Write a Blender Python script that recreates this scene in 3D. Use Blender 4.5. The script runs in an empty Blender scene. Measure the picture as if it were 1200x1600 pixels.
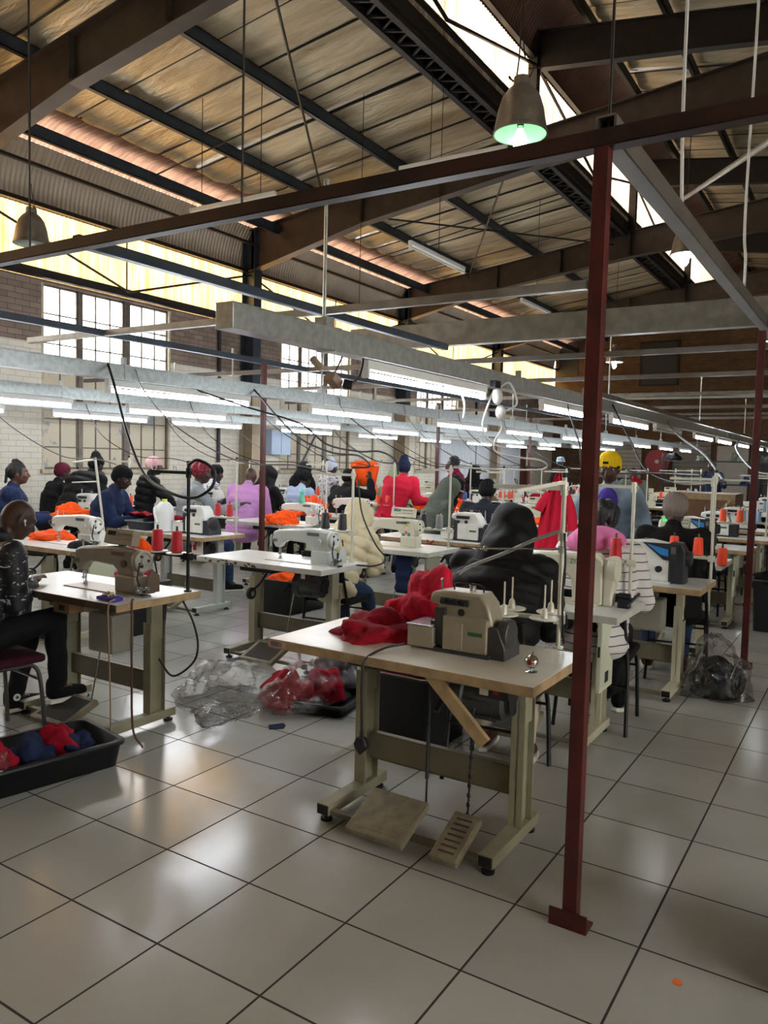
import bpy, bmesh, math, random
from mathutils import Vector, Matrix, noise
random.seed(7)
PI = math.pi
V = Vector
COL = bpy.context.scene.collection

# ------------------------------------------------------------------ camera, sky, exposure
cam_data = bpy.data.cameras.new('camera')
cam = bpy.data.objects.new('camera', cam_data)
COL.objects.link(cam)
_r = V((0.5337369, -0.8452881, 0.0247588)); _u = V((0.0438849, 0.0569247, 0.9974135)); _f = V((0.8445111, 0.5312699, -0.0674782))
CAM = V((-1.64537, -2.70829, 1.55596))
M = Matrix((_r, _u, -_f)).transposed().to_4x4()
M.translation = CAM
cam.matrix_world = M
cam_data.sensor_fit = 'VERTICAL'
cam_data.sensor_height = 36.0
cam_data.lens = 1214.8 * 36.0 / 1600.0
cam_data.clip_start = 0.05
cam_data.clip_end = 300
bpy.context.scene.camera = cam

sc = bpy.context.scene
sc.view_settings.view_transform = 'Standard'
sc.view_settings.look = 'None'
sc.view_settings.gamma = 1.0
sc.view_settings.use_curve_mapping = False
sc.view_settings.exposure = 0.95

world = bpy.data.worlds.new('overcast_sky')
sc.world = world
world.use_nodes = True
wn = world.node_tree.nodes; wl = world.node_tree.links
bg = wn['Background']
bg.inputs['Color'].default_value = (1.0, 0.97, 0.92, 1)
bg.inputs['Strength'].default_value = 9.0
TUBE_POWER = 40.0

# ------------------------------------------------------------------ materials
MATS = {}
def rgb(h):
    if isinstance(h, str):
        h = h.lstrip('#'); c = [int(h[i:i+2], 16)/255 for i in (0, 2, 4)]
        return tuple(x/12.92 if x <= .04045 else ((x+.055)/1.055)**2.4 for x in c)
    return h
def mat(name, col, rough=.55, metal=0.0, var=0.0, vscale=6.0, bump=0.0, bscale=40.0, coat=0.0, sheen=0.0, col2=None, spec=.5):
    if name in MATS: return MATS[name]
    m = bpy.data.materials.new(name); m.use_nodes = True
    nt = m.node_tree; b = nt.nodes['Principled BSDF']
    c = rgb(col)
    b.inputs['Base Color'].default_value = (*c, 1)
    b.inputs['Roughness'].default_value = rough
    b.inputs['Metallic'].default_value = metal
    b.inputs['Coat Weight'].default_value = coat
    b.inputs['Sheen Weight'].default_value = sheen
    b.inputs['Specular IOR Level'].default_value = spec
    if var > 0 or bump > 0:
        tc = nt.nodes.new('ShaderNodeTexCoord')
    if var > 0:
        n = nt.nodes.new('ShaderNodeTexNoise'); n.inputs['Scale'].default_value = vscale; n.inputs['Detail'].default_value = 6
        nt.links.new(tc.outputs['Object'], n.inputs['Vector'])
        r = nt.nodes.new('ShaderNodeValToRGB')
        d = rgb(col2) if col2 else tuple(x*(1-var) for x in c)
        r.color_ramp.elements[0].color = (*d, 1); r.color_ramp.elements[0].position = .35
        r.color_ramp.elements[1].color = (*c, 1); r.color_ramp.elements[1].position = .62
        nt.links.new(n.outputs['Fac'], r.inputs['Fac']); nt.links.new(r.outputs['Color'], b.inputs['Base Color'])
    if bump > 0:
        n2 = nt.nodes.new('ShaderNodeTexNoise'); n2.inputs['Scale'].default_value = bscale; n2.inputs['Detail'].default_value = 4
        nt.links.new(tc.outputs['Object'], n2.inputs['Vector'])
        bp = nt.nodes.new('ShaderNodeBump'); bp.inputs['Strength'].default_value = bump; bp.inputs['Distance'].default_value = .01
        nt.links.new(n2.outputs['Fac'], bp.inputs['Height']); nt.links.new(bp.outputs['Normal'], b.inputs['Normal'])
    MATS[name] = m
    return m
def emit(name, col, strength):
    if name in MATS: return MATS[name]
    m = bpy.data.materials.new(name); m.use_nodes = True
    b = m.node_tree.nodes['Principled BSDF']
    b.inputs['Base Color'].default_value = (*rgb(col), 1)
    b.inputs['Emission Color'].default_value = (*rgb(col), 1)
    b.inputs['Emission Strength'].default_value = strength
    MATS[name] = m
    return m
def film(name, tint=(1, 1, 1), gloss=.12, rough=.12, haze=0.06, crinkle=8.0):
    """thin clear plastic or pane: mostly see-through, with sharp glints and a little white haze"""
    if name in MATS: return MATS[name]
    m = bpy.data.materials.new(name); m.use_nodes = True
    nt = m.node_tree; nt.nodes.clear()
    o = nt.nodes.new('ShaderNodeOutputMaterial'); tr = nt.nodes.new('ShaderNodeBsdfTransparent'); gl = nt.nodes.new('ShaderNodeBsdfGlossy')
    di = nt.nodes.new('ShaderNodeBsdfDiffuse'); mx = nt.nodes.new('ShaderNodeMixShader'); mx2 = nt.nodes.new('ShaderNodeMixShader')
    tr.inputs['Color'].default_value = (*tint, 1); gl.inputs['Roughness'].default_value = rough
    gl.inputs['Color'].default_value = (.95, .97, 1, 1); di.inputs['Color'].default_value = (.85, .87, .9, 1)
    lw = nt.nodes.new('ShaderNodeLayerWeight'); lw.inputs['Blend'].default_value = .35
    mt = nt.nodes.new('ShaderNodeMath'); mt.operation = 'MULTIPLY_ADD'; mt.inputs[1].default_value = .55; mt.inputs[2].default_value = gloss
    nt.links.new(lw.outputs['Fresnel'], mt.inputs[0]); nt.links.new(mt.outputs[0], mx.inputs['Fac'])
    nt.links.new(tr.outputs[0], mx.inputs[1]); nt.links.new(gl.outputs[0], mx.inputs[2])
    mx2.inputs['Fac'].default_value = haze
    nt.links.new(mx.outputs[0], mx2.inputs[1]); nt.links.new(di.outputs[0], mx2.inputs[2])
    nt.links.new(mx2.outputs[0], o.inputs['Surface'])
    if crinkle:
        tc = nt.nodes.new('ShaderNodeTexCoord'); n2 = nt.nodes.new('ShaderNodeTexNoise'); n2.inputs['Scale'].default_value = crinkle; n2.inputs['Detail'].default_value = 5
        bp = nt.nodes.new('ShaderNodeBump'); bp.inputs['Strength'].default_value = .9; bp.inputs['Distance'].default_value = .03
        nt.links.new(tc.outputs['Object'], n2.inputs['Vector']); nt.links.new(n2.outputs['Fac'], bp.inputs['Height'])
        nt.links.new(bp.outputs['Normal'], gl.inputs['Normal'])
    MATS[name] = m
    return m

# ------------------------------------------------------------------ mesh builder
class MB:
    def __init__(s): s.bm = bmesh.new(); s.mi = 0
    def m(s, i): s.mi = i; return s
    def _fin(s, fs):
        for f in fs: f.material_index = s.mi
        return s
    def box(s, c, d, rot=None):
        r = bmesh.ops.create_cube(s.bm, size=1)
        Mx = Matrix.Translation(c) @ (rot.to_4x4() if rot else Matrix.Identity(4)) @ Matrix.Diagonal((*d, 1))
        bmesh.ops.transform(s.bm, matrix=Mx, verts=r['verts'])
        return s._fin({f for v in r['verts'] for f in v.link_faces})
    def bx(s, x0, x1, y0, y1, z0, z1):
        return s.box(((x0+x1)/2, (y0+y1)/2, (z0+z1)/2), (abs(x1-x0), abs(y1-y0), abs(z1-z0)))
    def beam(s, p, q, w, h, up=(0, 0, 1)):
        p = V(p); q = V(q); d = q-p; L = d.length; x = d/L; u = V(up)
        y = u.cross(x); 
        if y.length < 1e-4: y = V((0, 1, 0)).cross(x)
        y.normalize(); z = x.cross(y)
        return s.box((p+q)/2, (L, w, h), Matrix((x, y, z)).transposed())
    def cyl(s, p, q, r, r2=None, seg=12, caps=True):
        p = V(p); q = V(q); d = q-p; L = d.length
        if L < 1e-6: return s
        res = bmesh.ops.create_cone(s.bm, cap_ends=caps, segments=seg, radius1=r, radius2=r if r2 is None else r2, depth=L)
        Mx = Matrix.Translation((p+q)/2) @ d.to_track_quat('Z', 'Y').to_matrix().to_4x4()
        bmesh.ops.transform(s.bm, matrix=Mx, verts=res['verts'])
        return s._fin({f for v in res['verts'] for f in v.link_faces})
    def ball(s, c, r, seg=12, rot=None):
        if not hasattr(r, '__len__'): r = (r, r, r)
        res = bmesh.ops.create_uvsphere(s.bm, u_segments=seg, v_segments=max(6, seg*2//3), radius=1)
        Mx = Matrix.Translation(c) @ (rot.to_4x4() if rot else Matrix.Identity(4)) @ Matrix.Diagonal((*r, 1))
        bmesh.ops.transform(s.bm, matrix=Mx, verts=res['verts'])
        return s._fin({f for v in res['verts'] for f in v.link_faces})
    def cap(s, p, q, r1, r2, seg=10):
        s.cyl(p, q, r1, r2, seg); s.ball(p, r1, seg); s.ball(q, r2, seg); return s
    def tube(s, pts, r, seg=8, close=False):
        pts = [V(p) for p in pts]; n = len(pts); rings = []
        up = V((0, 0, 1))
        for i, p in enumerate(pts):
            t = (pts[min(i+1, n-1)]-pts[max(i-1, 0)])
            if t.length < 1e-9: t = V((0, 0, 1))
            t.normalize()
            a = t.cross(up)
            if a.length < .05: a = t.cross(V((1, 0, 0)))
            a.normalize(); b = t.cross(a)
            if i and rings:
                # keep ring twist consistent
                pa = s._la - t*s._la.dot(t)
                if pa.length > .05: a = pa.normalized(); b = t.cross(a)
            s._la = a
            rr = r[i] if hasattr(r, '__len__') else r
            rings.append([s.bm.verts.new(p + a*rr*math.cos(2*PI*k/seg) + b*rr*math.sin(2*PI*k/seg)) for k in range(seg)])
        fs = []
        for i in range(n-1):
            for k in range(seg):
                fs.append(s.bm.faces.new((rings[i][k], rings[i][(k+1) % seg], rings[i+1][(k+1) % seg], rings[i+1][k])))
        fs.append(s.bm.faces.new(list(reversed(rings[0])))); fs.append(s.bm.faces.new(rings[-1]))
        return s._fin(fs)
    def lathe(s, prof, c=(0, 0, 0), axis='z', seg=24, caps=True):
        c = V(c); rings = []; fs = []
        def P(r, h, a):
            x, y = r*math.cos(a), r*math.sin(a)
            return c + (V((x, y, h)) if axis == 'z' else V((y, h, x)) if axis == 'y' else V((h, x, y)))
        for r, h in prof: rings.append([s.bm.verts.new(P(max(r, 1e-4), h, 2*PI*k/seg)) for k in range(seg)])
        for i in range(len(prof)-1):
            for k in range(seg):
                fs.append(s.bm.faces.new((rings[i][k], rings[i][(k+1) % seg], rings[i+1][(k+1) % seg], rings[i+1][k])))
        if caps:
            fs.append(s.bm.faces.new(list(reversed(rings[0])))); fs.append(s.bm.faces.new(rings[-1]))
        return s._fin(fs)
    def prism(s, poly, lo, hi, axis='x'):
        """polygon (2-D) extruded along axis; x: poly=(y,z); y: poly=(x,z); z: poly=(x,y)"""
        def P(a, b, h): return V((h, a, b)) if axis == 'x' else V((a, h, b)) if axis == 'y' else V((a, b, h))
        A = [s.bm.verts.new(P(a, b, lo)) for a, b in poly]; B = [s.bm.verts.new(P(a, b, hi)) for a, b in poly]
        n = len(poly); fs = [s.bm.faces.new(A), s.bm.faces.new(list(reversed(B)))]
        for i in range(n): fs.append(s.bm.faces.new((A[i], B[i], B[(i+1) % n], A[(i+1) % n])))
        return s._fin(fs)
    def grid(s, f, nu, nv):
        vs = [[s.bm.verts.new(f(i/nu, j/nv)) for j in range(nv+1)] for i in range(nu+1)]
        fs = [s.bm.faces.new((vs[i][j], vs[i+1][j], vs[i+1][j+1], vs[i][j+1])) for i in range(nu) for j in range(nv)]
        return s._fin(fs)
    def build(s, name, mats, parent=None, smooth=False, bev=0, norm=True):
        if norm: bmesh.ops.recalc_face_normals(s.bm, faces=s.bm.faces)
        me = bpy.data.meshes.new(name); s.bm.to_mesh(me); s.bm.free()
        if not isinstance(mats, (list, tuple)): mats = [mats]
        for mm in mats: me.materials.append(mm)
        if smooth:
            for p in me.polygons: p.use_smooth = True
            if smooth == 'auto' or smooth is True:
                try: me.set_sharp_from_angle(angle=math.radians(40))
                except Exception: pass
        o = bpy.data.objects.new(name, me); COL.objects.link(o)
        if parent: o.parent = parent
        if bev:
            b = o.modifiers.new('bevel', 'BEVEL'); b.width = bev; b.segments = 2; b.limit_method = 'ANGLE'; b.angle_limit = math.radians(50)
        return o
def tag(o, label, cat, group=None, kind=None):
    if label: o['label'] = label
    if cat: o['category'] = cat
    if group: o['group'] = group
    if kind: o['kind'] = kind
    return o
def struct(o):
    o['kind'] = 'structure'; return o
def empty(name, loc, rz=0, label=None, cat=None, group=None):
    o = bpy.data.objects.new(name, None); COL.objects.link(o); o.location = loc; o.rotation_euler = (0, 0, rz); o.empty_display_size = .1
    return tag(o, label, cat, group)
PROTOS = []
def copy_tree(o, parent=None):
    c = o.copy(); COL.objects.link(c); c.parent = parent
    for ch in o.children: copy_tree(ch, c)
    return c
def place(proto, loc, rz, label, group=None):
    if proto not in PROTOS: PROTOS.append(proto)
    o = copy_tree(proto)
    for k in ('label', 'group'):
        if k in o: del o[k]
    o.location = loc; o.rotation_euler = (0, 0, rz)
    o['label'] = label
    if group: o['group'] = group
    return o
def spline(pts, n=8):
    pts = [V(p) for p in pts]; out = []
    P = [pts[0]*2-pts[1]] + pts + [pts[-1]*2-pts[-2]]
    for i in range(1, len(P)-2):
        for k in range(n):
            t = k/n; a, b, c, d = P[i-1], P[i], P[i+1], P[i+2]
            out.append(.5*((2*b) + (c-a)*t + (2*a-5*b+4*c-d)*t*t + (3*b-a-3*c+d)*t**3))
    out.append(pts[-1]); return out
def solid(name, mb, mats, parent, vox=.012, it=3, disp=None, smooth=True):
    """fuse overlapping closed shapes into one continuous skin"""
    me = bpy.data.meshes.new(name+'_raw'); mb.bm.to_mesh(me); mb.bm.free()
    o = bpy.data.objects.new(name+'_raw', me); COL.objects.link(o)
    r = o.modifiers.new('r', 'REMESH'); r.mode = 'VOXEL'; r.voxel_size = vox
    sm = o.modifiers.new('s', 'SMOOTH'); sm.factor = .6; sm.iterations = it
    dg = bpy.context.evaluated_depsgraph_get(); dg.update()
    m2 = bpy.data.meshes.new_from_object(o.evaluated_get(dg))
    bpy.data.objects.remove(o); bpy.data.meshes.remove(me)
    if disp:
        nn = [v.normal.copy() for v in m2.vertices]
        for v, n in zip(m2.vertices, nn): v.co = disp(v.co.copy(), n)
    m2.name = name; m2.materials.clear()
    if not isinstance(mats, (list, tuple)): mats = [mats]
    for mm in mats: m2.materials.append(mm)
    for p in m2.polygons: p.use_smooth = smooth
    o = bpy.data.objects.new(name, m2); COL.objects.link(o)
    if parent: o.parent = parent
    return o

# ------------------------------------------------------------------ floor
def tile_material():
    m = bpy.data.materials.new('floor_tiles'); m.use_nodes = True
    nt = m.node_tree; b = nt.nodes['Principled BSDF']; L = nt.links; N = nt.nodes.new
    tc = N('ShaderNodeTexCoord'); mp = N('ShaderNodeMapping'); mp.inputs['Scale'].default_value = (1/.43,)*3
    L.new(tc.outputs['Object'], mp.inputs['Vector'])
    br = N('ShaderNodeTexBrick'); br.offset = 0; br.squash = 1
    br.inputs['Brick Width'].default_value = 1; br.inputs['Row Height'].default_value = 1
    br.inputs['Mortar Size'].default_value = .0095; br.inputs['Mortar Smooth'].default_value = .1; br.inputs['Scale'].default_value = 1
    br.inputs['Bias'].default_value = 0
    br.inputs['Color1'].default_value = (.40, .405, .385, 1); br.inputs['Color2'].default_value = (.46, .465, .44, 1); br.inputs['Mortar'].default_value = (.035, .03, .027, 1)
    L.new(mp.outputs[0], br.inputs['Vector'])
    n = N('ShaderNodeTexNoise'); n.inputs['Scale'].default_value = 1.1; n.inputs['Detail'].default_value = 5; n.inputs['Distortion'].default_value = .3
    L.new(tc.outputs['Object'], n.inputs['Vector'])
    rp = N('ShaderNodeValToRGB'); rp.color_ramp.elements[0].color = (.84, .83, .80, 1); rp.color_ramp.elements[0].position = .3
    rp.color_ramp.elements[1].color = (1.08, 1.08, 1.08, 1); rp.color_ramp.elements[1].position = .66
    L.new(n.outputs['Fac'], rp.inputs['Fac'])
    mx = N('ShaderNodeMix'); mx.data_type = 'RGBA'; mx.blend_type = 'MULTIPLY'; mx.inputs['Factor'].default_value = 1
    L.new(br.outputs['Color'], mx.inputs['A']); L.new(rp.outputs['Color'], mx.inputs['B'])
    # small dark scuffs
    n3 = N('ShaderNodeTexNoise'); n3.inputs['Scale'].default_value = 23; n3.inputs['Detail'].default_value = 3
    L.new(tc.outputs['Object'], n3.inputs['Vector'])
    r3 = N('ShaderNodeValToRGB'); r3.color_ramp.elements[0].position = .74; r3.color_ramp.elements[0].color = (1, 1, 1, 1)
    r3.color_ramp.elements[1].position = .79; r3.color_ramp.elements[1].color = (.55, .52, .5, 1)
    L.new(n3.outputs['Fac'], r3.inputs['Fac'])
    mx2 = N('ShaderNodeMix'); mx2.data_type = 'RGBA'; mx2.blend_type = 'MULTIPLY'; mx2.inputs['Factor'].default_value = .5
    L.new(mx.outputs['Result'], b.inputs['Base Color'])
    n2 = N('ShaderNodeTexNoise'); n2.inputs['Scale'].default_value = 1.6; n2.inputs['Detail'].default_value = 7; L.new(tc.outputs['Object'], n2.inputs['Vector'])
    mr = N('ShaderNodeMapRange'); mr.inputs['From Min'].default_value = .3; mr.inputs['From Max'].default_value = .7
    mr.inputs['To Min'].default_value = .185; mr.inputs['To Max'].default_value = .185
    L.new(n2.outputs['Fac'], mr.inputs['Value'])
    ma = N('ShaderNodeMath'); ma.operation = 'MAXIMUM'
    L.new(mr.outputs[0], ma.inputs[0]); L.new(br.outputs['Fac'], ma.inputs[1]); L.new(ma.outputs[0], b.inputs['Roughness'])
    bp = N('ShaderNodeBump'); bp.invert = True; bp.inputs['Strength'].default_value = .5; bp.inputs['Distance'].default_value = .003
    L.new(br.outputs['Fac'], bp.inputs['Height']); L.new(bp.outputs['Normal'], b.inputs['Normal'])
    b.inputs['Specular IOR Level'].default_value = .6
    return m
XW0, XW1, YR, YW = -6.0, 27.3, -9.0, 7.9
f = MB(); f.box(((XW0+XW1)/2, (YR+YW)/2, -.05), (XW1-XW0, YW-YR, .1)); fl = struct(f.build('floor', tile_material()))

# ------------------------------------------------------------------ brick walls
def brick_material(name, c1, c2, mortar, paint=None, zsplit=3.15, axis='x', bumpd=.006, ztop=99, c3=None):
    m = bpy.data.materials.new(name); m.use_nodes = True
    nt = m.node_tree; b = nt.nodes['Principled BSDF']; L = nt.links; N = nt.nodes.new
    tc = N('ShaderNodeTexCoord'); sx = N('ShaderNodeSeparateXYZ'); L.new(tc.outputs['Object'], sx.inputs[0])
    cb = N('ShaderNodeCombineXYZ'); L.new(sx.outputs['X' if axis == 'x' else 'Y'], cb.inputs['X']); L.new(sx.outputs['Z'], cb.inputs['Y'])
    br = N('ShaderNodeTexBrick'); br.offset = .5
    br.inputs['Brick Width'].default_value = .232; br.inputs['Row Height'].default_value = .085; br.inputs['Mortar Size'].default_value = .005
    br.inputs['Scale'].default_value = 1; br.inputs['Mortar Smooth'].default_value = .3
    br.inputs['Color1'].default_value = (*rgb(c1), 1); br.inputs['Color2'].default_value = (*rgb(c2), 1); br.inputs['Mortar'].default_value = (*rgb(mortar), 1)
    L.new(cb.outputs[0], br.inputs['Vector'])
    n = N('ShaderNodeTexNoise'); n.inputs['Scale'].default_value = 3; n.inputs['Detail'].default_value = 6; L.new(tc.outputs['Object'], n.inputs['Vector'])
    rp = N('ShaderNodeValToRGB'); rp.color_ramp.elements[0].color = (.7, .7, .7, 1); rp.color_ramp.elements[0].position = .3; rp.color_ramp.elements[1].position = .7
    L.new(n.outputs['Fac'], rp.inputs['Fac'])
    mx = N('ShaderNodeMix'); mx.data_type = 'RGBA'; mx.blend_type = 'MULTIPLY'; mx.inputs['Factor'].default_value = 1
    L.new(br.outputs['Color'], mx.inputs['A']); L.new(rp.outputs['Color'], mx.inputs['B'])
    out = mx.outputs['Result']
    if paint:
        br2 = N('ShaderNodeMix'); br2.data_type = 'RGBA'; br2.blend_type = 'MULTIPLY'; br2.inputs['Factor'].default_value = 1
        inv = N('ShaderNodeMapRange'); inv.inputs['To Min'].default_value = 1; inv.inputs['To Max'].default_value = .72
        L.new(br.outputs['Fac'], inv.inputs['Value'])
        pc = N('ShaderNodeMix'); pc.data_type = 'RGBA'; pc.inputs['A'].default_value = (*rgb(paint), 1); pc.inputs['B'].default_value = (*rgb('#b9b2a2'), 1)
        L.new(n.outputs['Fac'], pc.inputs['Factor'])
        L.new(pc.outputs['Result'], br2.inputs['A']); L.new(inv.outputs[0], br2.inputs['B'])
        gt = N('ShaderNodeMath'); gt.operation = 'LESS_THAN'; gt.inputs[1].default_value = zsplit; L.new(sx.outputs['Z'], gt.inputs[0])
        fm = N('ShaderNodeMix'); fm.data_type = 'RGBA'; L.new(gt.outputs[0], fm.inputs['Factor']); L.new(out, fm.inputs['A']); L.new(br2.outputs['Result'], fm.inputs['B'])
        out = fm.outputs['Result']
    L.new(out, b.inputs['Base Color']); b.inputs['Roughness'].default_value = .8
    bp = N('ShaderNodeBump'); bp.invert = True; bp.inputs['Strength'].default_value = .7; bp.inputs['Distance'].default_value = bumpd
    L.new(br.outputs['Fac'], bp.inputs['Height']); L.new(bp.outputs['Normal'], b.inputs['Normal'])
    return m
brick_left = brick_material('brick_left_wall', '#8b7a6c', '#77675b', '#54463d', paint='#d8d3c6', zsplit=3.16)
brick_far = brick_material('brick_far_wall', '#6b5238', '#57412c', '#443526', axis='y')
brick_plain = brick_material('brick_plain_wall', '#9a8d7e', '#8a7c6e', '#5f5348', paint='#cfcabd', zsplit=3.16, axis='y')

def wall_with_holes(name, axis, pos, th, a0, a1, z0, z1, holes, m):
    """wall slab in the plane axis=pos, holes = (a0,a1,z0,z1)"""
    w = MB()
    As = sorted({a0, a1, *[h[0] for h in holes], *[h[1] for h in holes]}); Zs = sorted({z0, z1, *[h[2] for h in holes], *[h[3] for h in holes]})
    for i in range(len(As)-1):
        j = 0
        while j < len(Zs)-1:
            def hole(jj):
                am, zm = (As[i]+As[i+1])/2, (Zs[jj]+Zs[jj+1])/2
                return any(h[0] < am < h[1] and h[2] < zm < h[3] for h in holes)
            if hole(j): j += 1; continue
            k = j
            while k+1 < len(Zs)-1 and not hole(k+1): k += 1
            if axis == 'y': w.bx(As[i], As[i+1], pos, pos+th, Zs[j], Zs[k+1])
            else: w.bx(pos, pos+th, As[i], As[i+1], Zs[j], Zs[k+1])
            j = k+1
    return struct(w.build(name, m))
WIN = [(-.25, 2.2), (5.55, 8.0), (11.05, 13.58), (16.75, 19.2), (22.3, 24.7)]
WINL = [w for w in WIN if w[0] < 21]
WZ0, WZ1, WZP = 1.28, 4.05, 2.95
wall_with_holes('wall_left', 'y', YW, .24, XW0, XW1, 0, 4.1, [(a, b, WZ0, WZ1) for a, b in WINL], brick_left)
wall_with_holes('wall_far', 'x', XW1, .24, YR, YW, 0, 9.5, [], brick_far)
wall_with_holes('wall_near', 'x', XW0-.24, .24, YR, YW, 0, 9.5, [], brick_plain)
wall_with_holes('wall_right', 'y', YR-.24, .24, XW0, XW1, 0, 8.5, [(-3.5, 1.5, 1.3, 3.9)], brick_material('brick_right_wall', '#9a8d7e', '#8a7c6e', '#5f5348', paint='#cfcabd', zsplit=3.16))  # opening for the added fill window, out of view

# ------------------------------------------------------------------ steel-framed windows in the left wall
steel_frame = mat('window_steel', '#6b6156', .5, .3, var=.4, vscale=9)
steel_beige = mat('window_steel_painted', '#b3a88f', .5, 0, var=.25, vscale=12)
pane_clear = film('window_pane_glass', gloss=.03, rough=.02, haze=.10, crinkle=0)
def painted_pane():
    m = bpy.data.materials.new('painted_over_glass'); m.use_nodes = True
    nt = m.node_tree; L = nt.links; N = nt.nodes.new; b = nt.nodes['Principled BSDF']; o = nt.nodes['Material Output']
    b.inputs['Base Color'].default_value = (*rgb('#b5aa93'), 1); b.inputs['Roughness'].default_value = .45
    tc = N('ShaderNodeTexCoord'); n = N('ShaderNodeTexNoise'); n.inputs['Scale'].default_value = 4.5; n.inputs['Detail'].default_value = 7; n.inputs['Roughness'].default_value = .65
    L.new(tc.outputs['Object'], n.inputs['Vector'])
    r = N('ShaderNodeValToRGB'); r.color_ramp.elements[0].position = .60; r.color_ramp.elements[1].position = .63; L.new(n.outputs['Fac'], r.inputs['Fac'])
    tl = N('ShaderNodeBsdfTranslucent'); tl.inputs['Color'].default_value = (.10, .12, .14, 1)
    gl = N('ShaderNodeBsdfDiffuse'); gl.inputs['Color'].default_value = (.45, .5, .55, 1)
    m1 = N('ShaderNodeMixShader'); m1.inputs['Fac'].default_value = .5; L.new(tl.outputs[0], m1.inputs[1]); L.new(gl.outputs[0], m1.inputs[2])
    m2 = N('ShaderNodeMixShader'); L.new(r.outputs['Color'], m2.inputs['Fac']); L.new(b.outputs[0], m2.inputs[1]); L.new(m1.outputs[0], m2.inputs[2])
    L.new(m2.outputs[0], o.inputs['Surface'])
    return m
pane_paint = painted_pane()
def steel_window(n, x0, x1):
    y = YW+.06
    fr = MB(); w = x1-x0
    # three units: side / middle / side separated by stout mullions
    def bar(a0, a1, z0, z1, d=.035): fr.bx(a0, a1, y-d/2, y+d/2, z0, z1)
    units = [(x0, x0+.27*w), (x0+.30*w, x0+.60*w), (x0+.64*w, x1)]
    units = [(x0, x0+.26*w), (x0+.28*w, x0+.62*w), (x0+.655*w, x1)]
    zs = [WZ0, 1.62, 2.05, 2.5, WZP, 3.18, 3.62, WZ1]
    for (a, b) in units:
        for (z0, z1) in ((WZ0, WZP), (WZP, WZ1)):
            bar(a, a+.035, z0, z1); bar(b-.035, b, z0, z1); bar(a, b, z0, z0+.035); bar(a, b, z1-.035, z1)
        nc = 3 if b-a > .8 else 2
        for k in range(1, nc):
            xx = a+(b-a)*k/nc; bar(xx-.011, xx+.011, WZ0, WZ1, .025)
        for z in zs[1:-1]: bar(a, b, z-.010, z+.010, .025)
    for i in (0, 1): bar(units[i][1]-.01, units[i+1][0]+.01, WZ0, WZ1, .06)
    o = struct(fr.build(f'window_{n}', steel_frame))
    s = MB(); s.bx(x0-.06, x1+.06, YW-.05, YW+.02, WZ0-.06, WZ0); so = s.build('window_sill', steel_beige, o)
    g = MB(); g.bx(x0, x1, y-.002, y+.002, WZP, WZ1); g.build('pane', pane_clear, o)
    g = MB(); g.bx(x0, x1, y-.004, y+.004, WZ0, WZP); g.build('pane', pane_paint, o)
    lf = MB()
    lf.bx(x0-.03, x0+.01, YW-.006, YW+.1, WZ0, WZ1); lf.bx(x1-.01, x1+.03, YW-.006, YW+.1, WZ0, WZ1)
    lf.build('reveal', steel_beige, o)
for n, (a, b) in enumerate(WINL): steel_window(n+1, a, b)

g = MB(); z0, z1, a, b = 1.3, 3.9, -3.5, 1.5  # unseen right-wall window, added to let fill light onto the foreground
for i in range(11): xx = a+(b-a)*i/10; g.bx(xx-.015, xx+.015, YR-.14, YR-.10, z0, z1)
for z in (1.32, 1.95, 2.6, 3.25, 3.88): g.bx(a, b, YR-.138, YR-.102, z-.015, z+.015)
_o = struct(g.build('window_6', steel_frame))
g = MB(); g.bx(a, b, YR-.122, YR-.118, z0, z1); g.build('pane', pane_clear, _o)
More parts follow.
